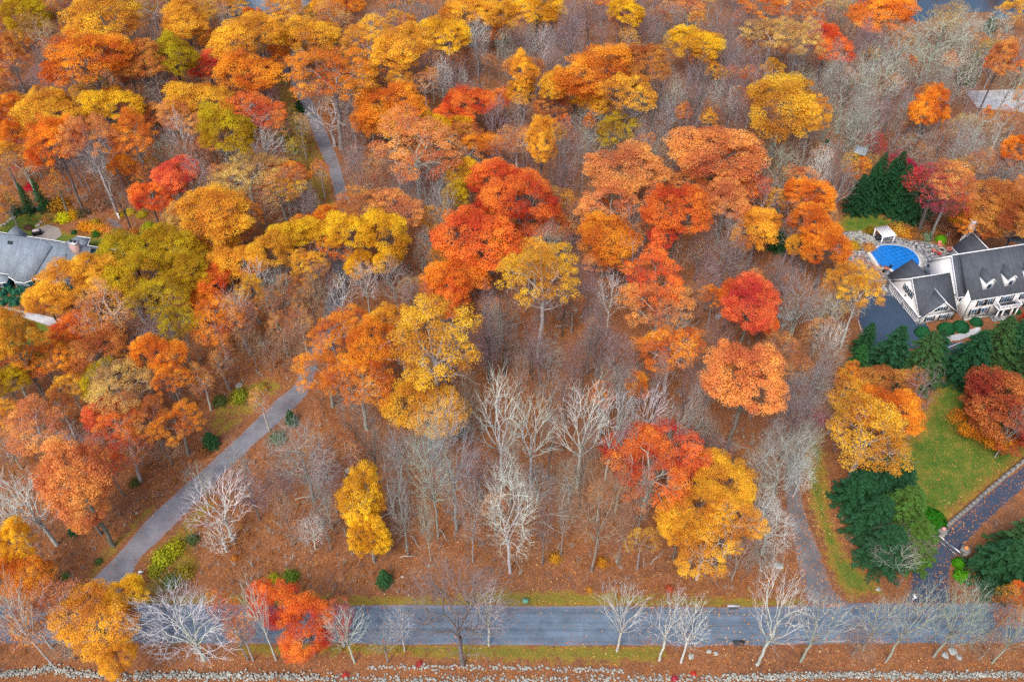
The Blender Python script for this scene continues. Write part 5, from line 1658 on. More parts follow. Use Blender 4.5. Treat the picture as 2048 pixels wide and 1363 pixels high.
for (nfill, dmin, kind) in ((275, 3.9, 'autumn'), (80, 4.2, 'bare'), (90, 3.2, 'low')):
    got = 0; tries = 0
    while got < nfill and tries < 9000:
        tries += 1
        y = rt.uniform(66, 300)
        lim = (y * .42 + CAM_H * .42) * 1.0 + 3
        x = rt.uniform(-lim * 1.02, lim * 1.02)
        if kind != 'bare' and y < 100: continue
        if kind == 'autumn' and x > -20 and rt.random() < .22: continue
        if kind == 'bare' and x < -20 and rt.random() < .5: continue
        Ht = rt.uniform(13, 20) if kind == 'bare' else rt.uniform(5, 9)
        if any((x - a) ** 2 + (y - b) ** 2 < (dmin * (.8 if c < 4 else 1)) ** 2 for a, b, c in ALLPOS): continue
        if blocked(x, y, Ht): continue
        p = PX((x, y, Ht * .7))
        if not (-60 < p[0] < 2108 and -40 < p[1]): continue
        if kind == 'bare' and p[1] > 520 and 640 < p[0] < 1600 and rt.random() < .75: continue
        if kind == 'bare':
            form = rt.choice(['fan', 'fan', 'fan', 'slim', 'gnarl'] if y > 120 else ['fan', 'slim', 'gnarl'])
            tone = rt.choice(['mauve', 'mauve', 'grey', 'grey', 'green', 'tan', 'dark'])
            if p[1] < 260 and p[0] < 1500 and p[0] > 600: tone = rt.choice(['mauve', 'mauve', 'mauve', 'grey', 'dark'])
            if p[0] > 1600 and p[1] < 350: tone = rt.choice(['green', 'green', 'mauve', 'grey'])
            mt, mb, R0, c0, H0 = BARE[rt.choice([k for k in BARE if k.startswith(form)])]
            Rr = rt.uniform(2.4, 4.2) * (.7 if form == 'slim' else 1)
            place_bare(mt, mb, R0, H0, x, y, Rr, Ht, tone, form, p[0], p[1])
        elif kind == 'autumn':
            left = p[0] < 700
            col = rt.choice('AAAAYGOOBPW' if left else 'PPOOBOAAB'); f = rt.choice(['open', 'open', 'full'] if left else ['thin', 'open', 'open'])
            w = rt.uniform(46, 80) * (1 - .25 * (p[1] < 300)) * (1 if left else .78)
            leafy(p[0], p[1], w, w * .82, col, f)
        else:
            col = rt.choice('BBPPPARO'); f = 'thin'
            mt, mc, R0, c0, H0 = LEAFY[rt.choice(['thin0', 'thin1'])]
            Rr = rt.uniform(1.6, 3.0)
            put("sapling", (mt, mc), ("trunk", "crown"), x, y, Rr / R0, Ht / H0, (jitter((.2, .16, .14)), jitter(LC[col])), "understorey saplings", "sapling", (LNAME[col], 'small', 'understorey sapling', 'with sparse leaves'), p[0], p[1], Rr)
            ALLPOS.append((x, y, Rr))
        got += 1
    print("fill", kind, got, tries)

# past the countable ones the leafless wood closes up into one mass
def make_thicket(n, seed):
    rs = np.random.default_rng(seed)
    protos = []
    for k in range(4):
        T = shell_targets(rs, 80, 2.8, 6.0, 11.0, -.9, .25)
        th_, fi = skeleton(T, np.array([0, 0, -.5]), rs, .022, np.array([0, 0, 6.]), 2.3, crook=.12)
        for p in T:
            for _ in range(4):
                e = p + rs.normal(0, .55, 3) + [0, 0, .5]
                fi.append((np.array([p, e]), np.array([.016, .008]), 3))
        protos.append(tubes_to_mesh(th_ + fi))
    Vs = []; Fs = []; tn = []; off = 0; got = 0; tries = 0
    while got < n and tries < 12000:
        tries += 1
        y = rt.uniform(95, 300); lim = y * .43 + 52
        x = rt.uniform(-lim, lim)
        Ht = rt.uniform(11, 18)
        if any((x - a) ** 2 + (y - b) ** 2 < 3.4 ** 2 for a, b, c in ALLPOS): continue
        if blocked(x, y, Ht): continue
        p = PX((x, y, Ht * .7))
        if not (-60 < p[0] < 2108 and -40 < p[1]): continue
        if p[1] > 520 and 640 < p[0] < 1600 and rt.random() < .9: continue
        V, F = protos[got % 4]
        a = rt.uniform(0, 6.28); ca, sa = math.cos(a), math.sin(a); s = rt.uniform(.8, 1.3)
        W = V * [s, s, Ht / 17.0]
        W = np.column_stack([W[:, 0] * ca - W[:, 1] * sa + x, W[:, 0] * sa + W[:, 1] * ca + y, W[:, 2] + ground_z(x, y)])
        Vs.append(W); Fs.append(F + off); off += len(V); tn.append(np.full(len(V), rt.random()))
        ALLPOS.append((x, y, 2)); got += 1
    me = mesh_from("leafless_thicket", np.concatenate(Vs), np.concatenate(Fs), [M_THICKET], False, {"tone": np.concatenate(tn)})
    print("thicket", got, tries, len(me.polygons))
    tag(obj("leafless_thicket", me), "mauve-grey leafless young trees filling the wood behind", None, "leafless wood", "stuff")


M_THICKET, nt_, b_s = new_mat("thicket_bark")
at_ = N(nt_, "ShaderNodeAttribute", attribute_name="tone")
r_t = ramp(nt_, at_.outputs["Fac"], [(0, (.20, .155, .155)), (.4, (.30, .22, .225)), (.7, (.34, .32, .28)), (1, (.32, .22, .16))])
nt_.links.new(r_t.outputs[0], b_s.inputs["Base Color"]); b_s.inputs["Roughness"].default_value = .9; b_s.inputs["Specular IOR Level"].default_value = .1
make_thicket(190, 77)


# the wood goes on outside the picture: one closed mass of crowns over trunks
def outer_wood(n, seed):
    rs = np.random.default_rng(seed)
    T = shell_targets(rs, 34, 4.6, 3.6, 13.5, -.4, .5)
    lv = leaf_quads(rs, T, np.full(len(T), 1.7), 13, .36)
    th_, fi = skeleton(T, np.array([0, 0, -.5]), rs, .05, np.array([0, 0, 9.]), 2.2, crook=.12)
    tv = tubes_to_mesh(th_ + fi)
    LVs = []; LFs = []; Lt = []; TVs = []; TFs = []; lo = to = 0; got = 0; tries = 0
    hard_far = [HARD[0], HARD[1], HARD[3], HARD[9], HARD[7], HARD[8], LAWNS[0]]
    while got < n and tries < 9000:
        tries += 1
        x = rt.uniform(-330, 330); y = rt.uniform(20, 420)
        p = PX((x, y, 10))
        if -150 < p[0] < 2198 and -110 < p[1] < 1500: continue
        if y < 66 and abs(x) < 60: continue
        P_ = np.array([(x, y)])
        if min(poly_sd(P_, h)[0] for h in hard_far) < 5: continue
        a = rt.uniform(0, 6.28); ca, sa = math.cos(a), math.sin(a); s = rt.uniform(.8, 1.35)
        for V, F, A, B, off in ((lv[0], lv[1], LVs, LFs, lo), (tv[0], tv[1], TVs, TFs, to)):
            W = V * [s, s, rt.uniform(.85, 1.1)]
            A.append(np.column_stack([W[:, 0] * ca - W[:, 1] * sa + x, W[:, 0] * sa + W[:, 1] * ca + y, W[:, 2]])); B.append(F + off)
        Lt.append(np.clip(lv[2] * .3 + rt.uniform(0, .8), 0, 1)); lo += len(lv[0]); to += len(tv[0]); got += 1
    m, nt, b = new_mat("mixed_autumn_leaves")
    at = N(nt, "ShaderNodeAttribute", attribute_name="tone")
    r = ramp(nt, at.outputs["Fac"], [(0, (.30, .14, .08)), (.25, (.45, .16, .05)), (.5, (.70, .24, .04)), (.75, (.74, .34, .04)), (1, (.60, .38, .05))])
    nt.links.new(r.outputs[0], b.inputs["Base Color"]); b.inputs["Roughness"].default_value = .9
    tag(obj("outer_wood", mesh_from("outer_wood", np.concatenate(LVs), np.concatenate(LFs), [m], False, {"tone": np.concatenate(Lt)})), "autumn wood continuing on every side", None, "outer wood", "stuff")
    o = tag(obj("outer_wood_trunks", mesh_from("outer_wood_trunks", np.concatenate(TVs), np.concatenate(TFs), [M_BARK])), "trunks of the surrounding wood", None, "outer wood", "stuff"); o.color = (.2, .17, .15, 1)


outer_wood(560, 5)

# ------------------------------------------------------------------ shrubs
NSH = [0]


def shrub(px, py, rpx, label, col, key="loose", cat="shrub", flat=.9, group=None, name="shrub"):
    p = G(px, py, .5)
    depth = (p - [0, 0, CAM_H]) @ _fw
    r = rpx * depth / F_PX
    t = thing(name, label, cat, (p[0], p[1] - r * .2, ground_z(p[0], p[1]) - .05), rt.uniform(0, 6), group)
    t.scale = (r, r, r * flat)
    o = obj("foliage", SHRUB[key], t); o.color = (*jitter(col, .1), 1)
    s = obj("stems", STEMS, t); s.color = (.15, .12, .1, 1)
    return t


STEMS = mesh_from("stems", *tubes_to_mesh([(np.array([[0, 0, -.1], [.5 * math.cos(a), .5 * math.sin(a), .6]]), np.array([.05, .02]), 3) for a in (0, 1.3, 2.6, 3.9, 5.2)]), [M_BARK])
GREENB = (.018, .10, .035); LIME = (.13, .24, .02); YEL = (.62, .52, .03); OR = (.70, .30, .04)
for (x, y, r, lb) in ((1845, 661, 15, "first clipped green ball shrub at the garage corner"), (1892, 654, 16, "large clipped ball shrub under the garage windows"), (1921, 650, 16, "second clipped ball shrub between garage and main front"), (1953, 640, 12, "clipped ball shrub below the two-storey front"), (2036, 619, 7, "small clipped ball shrub right of the portico")):
    shrub(x, y, r, lb, GREENB, "ball", "shrub", 1.0, "clipped ball shrubs")
shrub(1858, 1036, 33, "broad dark green yew mound beside the spruces", (.03, .14, .01), "ball", "shrub", .8)
shrub(1877, 1072, 7, "small round green shrub left of the gate", (.09, .22, .02), "ball")
shrub(1917, 1122, 12, "bright green clipped shrub at the right gate leaf", (.07, .24, .01), "ball", "shrub", 1.2)
shrub(1922, 1146, 15, "bright green lumpy shrub below the right gate pillar", (.07, .22, .01), "lumpy", "shrub", .9)
shrub(1883, 476, 12, "round lime-green shrub beside the slate patio", (.10, .26, .01), "ball")
shrub(1852, 472, 11, "grey-green shrub with white flecks beside the patio", (.22, .33, .20), "loose")
for (x, y, r, c, lb) in ((1796, 458, 15, (.62, .36, .06), "tall golden grass clump behind the pergola"), (1812, 465, 13, (.66, .30, .04), "amber grass clump right of the golden one"), (1780, 456, 11, (.40, .20, .06), "rusty grass clump at the pergola"), (1832, 468, 13, (.38, .15, .05), "rust-brown shrub at the patio edge"), (1742, 458, 9, (.30, .22, .02), "olive shrub left of the pergola"),
                         (1708, 488, 11, (.72, .42, .03), "yellow grass clump among the rockery stones"), (1738, 492, 11, (.72, .36, .10), "peach-gold grass clump by the pool"), (1690, 492, 9, (.30, .18, .04), "brown shrub at the rockery foot"), (1870, 462, 10, (.36, .15, .05), "brown shrub between the green ones"), (1850, 452, 14, (.28, .13, .07), "dark brown shrub behind the patio"),
                         (1880, 450, 15, (.26, .13, .08), "mauve-brown shrub behind the lime shrub"), (1905, 462, 16, (.30, .12, .07), "reddish-brown shrub left of the chimney"), (1912, 442, 14, (.72, .34, .03), "orange-gold shrub beside the chimney"), (1930, 432, 12, (.70, .25, .03), "orange shrub beyond the chimney"), (1898, 480, 9, (.30, .16, .07), "brown shrub at the end of the patio")):
    shrub(x, y, r, lb, c)
for (x, y, r, c, lb) in ((128, 434, 13, (.62, .62, .02), "bright lemon shrub above the terrace"), (148, 428, 12, (.72, .36, .02), "orange-gold shrub right of the lemon shrub"), (170, 450, 12, (.75, .34, .03), "orange bedding clump, left end of the flower bed"), (188, 454, 12, (.75, .36, .03), "orange bedding clump, middle of the flower bed"), (207, 456, 11, (.74, .32, .04), "orange bedding clump, right of the flower bed middle"), (222, 460, 10, (.70, .30, .10), "salmon bedding clump in the flower bed"), (236, 463, 9, (.66, .30, .12), "salmon bedding clump at the right bed end"),
                         (148, 461, 6, (.03, .14, .06), "small dark green shrub in front of the flower bed"), (192, 465, 8, (.06, .20, .03), "small green shrub in front of the flower bed"), (233, 462, 8, (.12, .32, .02), "lime shrub at the right end of the flower bed"), (298, 450, 11, (.40, .48, .02), "yellow-green shrub in the hillside garden"), (315, 456, 9, (.50, .55, .02), "lemon-green shrub right of the yellow-green one"), (300, 463, 10, (.02, .16, .06), "dark teal-green shrub in the hillside garden"), (284, 465, 7, (.03, .12, .05), "dark shrub left of the teal-green one"),
                         (120, 408, 18, (.46, .24, .03), "rusty gold shrub above the lemon shrub"), (205, 410, 14, (.34, .19, .11), "soft brown dome shrub above the gravel patch"), (165, 425, 12, (.16, .12, .06), "dark brown shrub beside the orange one"), (190, 444, 9, (.50, .38, .03), "mustard shrub left of the white post"), (243, 425, 8, (.66, .48, .02), "yellow shrub at the wood edge, left of three"), (260, 422, 8, (.62, .50, .03), "yellow shrub at the wood edge, middle of three"), (284, 426, 9, (.58, .50, .04), "yellow shrub at the wood edge, right of three"), (92, 436, 9, (.52, .24, .07), "orange-brown shrub behind the terrace"), (268, 462, 9, (.55, .22, .04), "rust shrub in the hillside garden"), (56, 452, 8, (.22, .12, .08), "bare brownish shrub behind the roof")):
    shrub(x, y, r, lb, c)
for i, (x, y, r) in enumerate(((3, 584, 10), (16, 574, 10), (30, 580, 10), (44, 574, 10), (14, 596, 10), (30, 600, 12), (2, 604, 9), (46, 592, 9), (52, 582, 8))):
    shrub(x, y, r, ["leftmost green shrub by the teal wall", "second green shrub along the teal wall", "third green shrub along the teal wall", "fourth green shrub along the teal wall", "green shrub in the front row, left", "largest green shrub in the front row", "green shrub at the left picture edge", "green shrub in the front row, right", "small green shrub below the bay window"][i], (.035, .15, .075), "lumpy", group="green shrubs before the teal house")
shrub(61, 576, 14, "dark grey-green round shrub at the corner of the teal house", (.04, .07, .06), "ball")
for (x, y, r, c, lb) in ((326, 1112, 20, (.42, .40, .03), "yellow-green thicket shrub near the driveway mouth"), (350, 1092, 18, (.48, .40, .03), "yellow shrub above the driveway-mouth thicket"), (312, 1136, 14, (.40, .38, .04), "yellow-green shrub nearest the driveway mouth"), (370, 1140, 16, (.36, .30, .04), "olive shrub right of the thicket"), (340, 1158, 14, (.18, .26, .04), "green shrub below the thicket"), (385, 1076, 12, (.14, .20, .08), "grey-green shrub beneath the white dead tree"),
                         (548, 1152, 11, (.44, .40, .03), "yellow shrub left of the green one above the road"), (582, 1150, 15, (.20, .30, .04), "green leafy shrub above the road verge"), (468, 1112, 8, (.66, .24, .04), "small orange shrub below the dead tree"), (408, 900, 10, (.30, .14, .06), "brown shrub beside the driveway"), (556, 872, 14, (.16, .26, .14), "grey-green shrub beside the driveway bend"), (1640, 832, 12, (.50, .03, .06), "crimson shrub left of the orange lawn oaks"), (1388, 1342, 5, (.66, .04, .04), "scarlet shrub at the bottom edge"),
                         (1350, 1352, 6, (.55, .04, .10), "crimson shrub at the bottom edge"), (690, 1345, 6, (.60, .06, .06), "red shrub by the stone wall"), (838, 1322, 6, (.60, .08, .08), "red shrub below the wide leafless tree"), (1180, 1174, 6, (.60, .30, .04), "small amber shrub above the verge"), (1110, 1112, 11, (.62, .32, .03), "amber shrub on the clearing edge"), (1205, 1120, 11, (.62, .26, .03), "orange shrub at the foot of the wood"), (1340, 1172, 7, (.62, .10, .05), "red shrub under the amber oaks"), (985, 850, 7, (.40, .16, .05), "rusty shrub in the clearing"),
                         (196, 1118, 7, (.10, .18, .05), "small green shrub left of the driveway mouth"), (130, 1148, 7, (.12, .22, .05), "small green shrub on the left slope"), (95, 1140, 7, (.10, .18, .04), "small dark green shrub on the left slope"), (480, 790, 16, (.30, .32, .03), "low yellow-green shrub above the driveway"), (520, 778, 14, (.36, .34, .03), "low yellow shrub above the driveway bend"), (440, 800, 13, (.14, .18, .05), "low green shrub on the bank"), (270, 960, 10, (.12, .14, .04), "dark green shrub on the left bank"), (1440, 1128, 8, (.24, .26, .04), "olive shrub beneath the amber oaks"),
                         (565, 270, 14, (.38, .34, .04), "yellow-green shrub beside the upper driveway"), (575, 225, 12, (.14, .22, .06), "green shrub beside the upper driveway"), (582, 245, 12, (.30, .34, .05), "yellow shrub beside the upper driveway"), (590, 300, 10, (.20, .26, .04), "olive shrub on the upper verge"), (1640, 296, 11, (.06, .10, .03), "dark green shrub below the broad amber oak"), (60, 372, 9, (.62, .03, .08), "crimson shrub behind the conical firs"), (32, 335, 9, (.55, .04, .10), "crimson shrub far left of the firs")):
    shrub(x, y, r, lb, c)

# ------------------------------------------------------------------ boulders, rockery, logs
def rock_mesh(seed, sub=2, amp=.22):
    rs = np.random.default_rng(seed)
    bm = bmesh.new(); bmesh.ops.create_icosphere(bm, subdivisions=sub, radius=1.0)
    ph = rs.uniform(0, 6, 6)
    for v in bm.verts:
        c = v.co
        k = 1 + amp * math.sin(c.x * 2.3 + ph[0]) * math.cos(c.y * 2.1 + ph[1]) + amp * .6 * math.sin(c.z * 4 + ph[2] + c.x * 3) + rs.normal(0, .04)
        c *= k
        c.z = max(c.z, -.4) * .75
        c.x = max(-.85, min(.85, c.x)); c.y = max(-.9, min(.9, c.y))
    me = bpy.data.meshes.new("rock_%d" % seed); bm.to_mesh(me); bm.free()
    return me


ROCKS = [rock_mesh(i) for i in range(5)]
for r_ in ROCKS: r_.materials.append(M_BOULDER)
M_PALEROCK = simple("pale_rock", (.30, .30, .26), .9, .65, .9, .5)
PROCKS = [rock_mesh(20 + i) for i in range(3)]
for r_ in PROCKS: r_.materials.append(M_PALEROCK)
for (x, y, r, lb, pale) in ((480, 773, 10, "pale boulder at the foot of the leaning birch", 1), (525, 689, 9, "grey-white boulder above the birch", 1), (1556, 632, 10, "left boulder of the heap beside the scarlet maple", 0), (1577, 638, 11, "largest boulder of the heap beside the scarlet maple", 0), (1584, 626, 8, "rear boulder of the heap beside the scarlet maple", 0), (1566, 652, 6, "small front boulder of the heap", 0), (1561, 618, 5, "small rear boulder of the heap", 0), (1437, 633, 10, "grey boulder left of the scarlet maple", 0),
                         (1556, 1132, 11, "grey boulder beside the lane below the silvery trees", 0), (1234, 1122, 5, "small pale boulder left of the amber oaks", 1), (805, 1152, 4, "small pale stone above the road verge", 1), (858, 1130, 4, "pale stone in the lower wood", 1), (698, 942, 9, "grey boulder above the yellow hickory", 0), (1152, 620, 7, "pale boulder in the upper clearing", 1), (1163, 634, 5, "smaller pale boulder in the upper clearing", 1), (1100, 716, 4, "small pale stone at the clearing edge", 1), (1195, 738, 5, "small grey stone right of the clearing", 1),
                         (330, 166, 8, "grey boulder in the far left woods", 0), (346, 160, 5, "small boulder in the far left woods", 0), (1756, 1178, 6, "pale green boulder at the foot of the mauve bare tree", 1), (86, 1163, 5, "white stone at the left above the road", 1), (273, 1025, 3, "small white stone on the left bank", 1), (249, 1048, 3, "second small white stone on the left bank", 1), (50, 976, 3, "white stone beneath the white dead tree", 1), (1432, 1306, 6, "white boulder below the near road edge", 1), (1418, 1302, 5, "grey boulder left of the white one below the road", 0), (1382, 1312, 7, "pale boulder at the foot of a white bare tree", 1), (1660, 480, 5, "stone at the lawn edge", 0),
                         (1890, 1310, 8, "grey boulder in the gravel heap at lower right", 0), (1905, 1302, 9, "large grey boulder at lower right", 0), (1918, 1314, 7, "third grey boulder at lower right", 0), (1620, 655, 5, "small grey boulder right of the heap", 0)):
    g = G(x, y); dep = (g - [0, 0, CAM_H]) @ _fw; s = r * dep / F_PX
    t = tag(obj("boulder", rt.choice(PROCKS if pale else ROCKS), None, (g[0], g[1], ground_z(g[0], g[1]) + .05 * s), rt.uniform(0, 6)), lb, "boulder", "boulders in the woods")
    t.scale = (s, s * rt.uniform(.7, 1), s * rt.uniform(.6, .9))
rk = thing("rockery", "piled pale rocks and dry waterfall beside the pool", "rockery", (0, 0, 0))
for i in range(70):
    x = rt.uniform(200, 700); y = rt.uniform(225, 385) + (x < 350) * 20
    if y < 225 + abs(x - 470) * .25: continue
    g = G(*c2(x, y)); s = rt.uniform(.3, .65)
    o = obj("rock", rt.choice(PROCKS + ROCKS[:2]), rk, (g[0], g[1], .1), rt.uniform(0, 6)); o.scale = (s, s * .8, s * .7)
rk = thing("garden_edging", "row of rounded stones along the hillside lawn", "stone edging", (0, 0, 0))
for a, b in (((4, 452), (60, 414)), ((60, 414), (98, 420)), ((76, 450), (100, 434)), ((270, 478), (330, 482)), ((244, 468), (268, 474))):
    for i in range(9):
        g = G(a[0] + (b[0] - a[0]) * i / 9, a[1] + (b[1] - a[1]) * i / 9 + rt.uniform(-1, 1)); s = rt.uniform(.3, .6)
        o = obj("stone", rt.choice(PROCKS), rk, (g[0], g[1], .1), rt.uniform(0, 6)); o.scale = (s, s, s * .7)


# dry-stone walls
def stone_wall(name, label, px, width, per_m, rowz, seed):
    rs = random.Random(seed)
    t = thing(name, label, "stone wall", (0, 0, 0))
    P = [G(x, y)[:2] for x, y in resample(px, 3)]
    items = []
    for a, b in zip(P[:-1], P[1:]):
        L = np.linalg.norm(b - a); d = (b - a) / L; q = np.array([-d[1], d[0]])
        for i in range(int(L * per_m)):
            p = a + d * rs.uniform(0, L) + q * rs.gauss(0, width / 2)
            s = rs.uniform(.07, .19)
            items.append((p, s, rs.uniform(0, rowz)))
    items.sort(key=lambda k: -k[1])
    for p, s, z in items[:150]:
        o = obj("stone", rs.choice(PROCKS + SMALLR), t, (p[0], p[1], ground_z(*p) + z + .05), rs.uniform(0, 6)); o.scale = (s * 1.2, s, s * .8)
    base = SMALLR
    Vs = []; Fs = []; off = 0
    for p, s, z in items[150:]:
        m_ = rs.choice(base)
        co = np.zeros(len(m_.vertices) * 3); m_.vertices.foreach_get("co", co); co = co.reshape(-1, 3)
        a = rs.uniform(0, 6.28); ca, sa = math.cos(a), math.sin(a)
        R2 = np.array([[ca, -sa, 0], [sa, ca, 0], [0, 0, 1]])
        Vs.append((co * [1.2, 1, .8] * s) @ R2.T + [p[0], p[1], ground_z(*p) + z])
        ix = np.zeros(len(m_.loops), dtype=np.int32); m_.loops.foreach_get("vertex_index", ix)
        Fs.append(ix.reshape(-1, 3) + off); off += len(co)
    if Vs:
        o = obj("small_stones", mesh_from("small_stones", np.concatenate(Vs), np.concatenate(Fs), [M_PALEROCK]), t); o['kind'] = 'stuff'


SMALLR = [rock_mesh(40 + i, 1, .15) for i in range(4)]
for i, r_ in enumerate(SMALLR): r_.materials.append(M_PALEROCK if i % 2 else M_BOULDER)
stone_wall("stone_wall", "tumbled dry-stone wall along the bottom edge, left part", [(-40, 1352), (60, 1344), (110, 1336), (160, 1348), (240, 1352), (420, 1352), (640, 1356)], .6, 30, .3, 1)
stone_wall("stone_wall", "tumbled dry-stone wall along the bottom edge, middle part", [(640, 1356), (900, 1360), (1150, 1360), (1400, 1356), (1450, 1358)], .75, 14, .18, 2)
stone_wall("stone_wall", "tumbled dry-stone wall along the bottom edge, right part", [(1450, 1358), (1560, 1354), (1740, 1350), (1900, 1352), (2100, 1348)], .6, 30, .3, 3)
stone_wall("stone_wall", "second thin row of stones above the bottom wall", [(735, 1334), (850, 1334), (1000, 1335), (1120, 1337), (1250, 1342)], .35, 8, .15, 4)

# fallen logs
LOGM = mesh_from("log", *tubes_to_mesh([(np.array([[0, 0, 0], [.3, .03, .01], [.6, -.02, .02], [1, 0, .0]]), np.array([.03, .026, .02, .008]), 6)] + [(np.array([[a, 0, 0], [a + .12, s * .1, .06]]), np.array([.010, .003]), 4) for a, s in ((.4, 1), (.6, -1), (.75, 1))]), [M_LOG], True)
LG = [(1063, 1034, 1144, 1020), (1077, 1029, 1176, 1034), (1228, 1089, 1265, 1070), (1233, 1068, 1254, 1085), (1080, 1043, 1125, 1068), (1444, 884, 1495, 900), (822, 1071, 843, 1100), (1015, 656, 1056, 642), (800, 1115, 830, 1112), (1110, 655, 1150, 650), (1020, 720, 990, 760), (1248, 1085, 1258, 1110), (690, 950, 700, 985), (1280, 700, 1320, 690), (1180, 860, 1210, 845),
      (930, 1000, 960, 1025), (1350, 745, 1330, 780), (590, 1000, 640, 990), (1500, 720, 1540, 700), (1420, 760, 1435, 800), (1090, 900, 1130, 890), (760, 1040, 790, 1020), (550, 900, 600, 905), (880, 1060, 900, 1090), (380, 860, 360, 880), (1300, 1130, 1330, 1100), (1400, 640, 1380, 660), (1200, 500, 1240, 505)]
for i, (a, b, c, d) in enumerate(LG):
    A_, B_ = G(a, b), G(c, d); L = np.linalg.norm(B_ - A_)
    o = obj("fallen_log", LOGM, None, (A_[0], A_[1], ground_z(A_[0], A_[1]) + .12), math.atan2(B_[1] - A_[1], B_[0] - A_[0]))
    o.scale = (L, max(4, L * .55), max(4, L * .55))
    LOGS = getattr(bpy, '_l', None)
    TREES.append(dict(o=o, desc=(rt.choice(['pale', 'grey-brown', 'weathered']), 'long' if L > 6 else 'short', 'fallen log', 'with broken branch stubs'), px=(a + c) / 2, py=(b + d) / 2, big=1, cat='log'))
    tag(o, None, "log", "fallen logs on the forest floor")

# ------------------------------------------------------------------ ground cover
def scatter_ok(P, lim):
    d = np.full(len(P), 1e9)
    for p in HARD: d = np.minimum(d, poly_sd(P, p))
    return d > lim


def leaf_palette():
    m, nt, b = new_mat("fallen_leaf")
    at = N(nt, "ShaderNodeAttribute", attribute_name="tone")
    r = ramp(nt, at.outputs["Fac"], [(0, (.12, .045, .025)), (.25, (.32, .10, .035)), (.5, (.42, .15, .045)), (.75, (.52, .22, .05)), (.9, (.45, .24, .14)), (1, (.66, .45, .16))])
    nt.links.new(r.outputs[0], b.inputs["Base Color"]); b.inputs["Roughness"].default_value = .9; b.inputs["Specular IOR Level"].default_value = .1
    return m


rs = np.random.default_rng(21)
n = 60000
yy = 52 + 130 * rs.uniform(0, 1, n) ** 1.15
P = np.stack([rs.uniform(-1, 1, n) * (yy * .43 + 50), yy], 1)
P = P[scatter_ok(P, .15)]
# a few on the paving, thickest on the lane and the gate apron
extra = []
for poly, cnt in ((HARD[1], 1200), (HARD[2], 900), (HARD[3], 1500), (HARD[0], 2200), (LAWNS[0], 2600), (LAWNS[1], 900)):
    pl = np.array(poly); lo, hi = pl.min(0), pl.max(0); lo = np.maximum(lo, [-90, 40]); hi = np.minimum(hi, [90, 260])
    Q = rs.uniform(0, 1, (cnt * 6, 2)) * (hi - lo) + lo
    sd_ = poly_sd(Q, poly)
    keep = (sd_ < 0) & (rs.uniform(0, 1, len(Q)) < np.exp(sd_ * .9) + .12)
    if poly is HARD[0]: keep &= (Q[:, 0] > 18) | (rs.uniform(0, 1, len(Q)) < .25)
    extra.append(Q[keep][:cnt])
ex = np.vstack(extra)
Z = np.concatenate([relief(P) + .03, np.full(len(ex), .04)])
P = np.vstack([P, ex]); n = len(P)
C = np.column_stack([P, Z])
nr = rs.normal(0, .5, (n, 3)) + [0, 0, 1]; nr[len(P) - len(ex):] = rs.normal(0, .15, (len(ex), 3)) + [0, 0, 1]
nr /= np.linalg.norm(nr, axis=1, keepdims=True)
t_ = np.cross(nr, rs.normal(0, 1, (n, 3))); t_ /= np.linalg.norm(t_, axis=1, keepdims=True); b_ = np.cross(nr, t_)
s_ = rs.uniform(.06, .15, n)[:, None]
V = np.stack([C - t_ * s_, C - b_ * s_ * .7, C + t_ * s_, C + b_ * s_ * .7], 1).reshape(-1, 3)
clump = .5 + .25 * np.sin(P[:, 0] * .35) * np.cos(P[:, 1] * .27)
tag(obj("fallen_leaves", mesh_from("fallen_leaves", V, np.arange(n * 4).reshape(-1, 4), [leaf_palette()], False, {"tone": np.repeat(np.clip(clump + rs.normal(0, .25, n), 0, 1), 4)})), "orange and brown leaves strewn over ground and paving", None, None, "stuff")


def brushwood(name, n, seed, col, zones, label, leaf=False, ylim=(60, 290)):
    rs = np.random.default_rng(seed)
    yy = rs.uniform(*ylim, n * 4)
    P = np.stack([rs.uniform(-1, 1, n * 4) * (yy * .43 + 52), yy], 1)
    den = .5 + .5 * np.sin(P[:, 0] * .09 + seed) * np.cos(P[:, 1] * .07 + seed * 2) + .3 * np.sin(P[:, 0] * .31 + P[:, 1] * .23)
    P = P[scatter_ok(P, 1.2) & (rs.uniform(0, 1, len(P)) < den)]
    ok = np.ones(len(P), bool)
    for l in LAWNS + VERGES: ok &= poly_sd(P, l) > .5
    P = P[ok][:n]
    Z = relief(P)
    k = 9
    base = np.repeat(np.column_stack([P, Z]), k, 0)
    m_ = len(base)
    h = np.repeat(rs.uniform(.7, 2.6, len(P)), k) * rs.uniform(.5, 1, m_)
    az = rs.uniform(0, 6.28, m_); sp = rs.uniform(.15, .6, m_) * h
    tip = base + np.stack([np.cos(az) * sp, np.sin(az) * sp, h], 1)
    st = base + rs.normal(0, .12, (m_, 3)) * [1, 1, 0]
    w = .022
    side = np.stack([-np.sin(az), np.cos(az), np.zeros(m_)], 1) * w
    back = np.stack([np.cos(az), np.sin(az), np.zeros(m_)], 1) * w
    V = np.stack([st + side, st - side, st + back * 1.5, tip], 1)
    F = (np.arange(m_)[:, None, None] * 4 + np.array([[0, 1, 3], [1, 2, 3], [2, 0, 3]])[None]).reshape(-1, 3)
    o = obj(name, mesh_from(name, V.reshape(-1, 3), F, [M_BARK])); o.color = (*col, 1)
    return tag(o, label, None, None, "stuff")


brushwood("undergrowth", 5500, 31, (.27, .18, .15), None, "thin mauve-brown brush growing between the trees")
brushwood("undergrowth", 4500, 33, (.36, .33, .28), None, "pale grey twiggy brush growing between the trees")
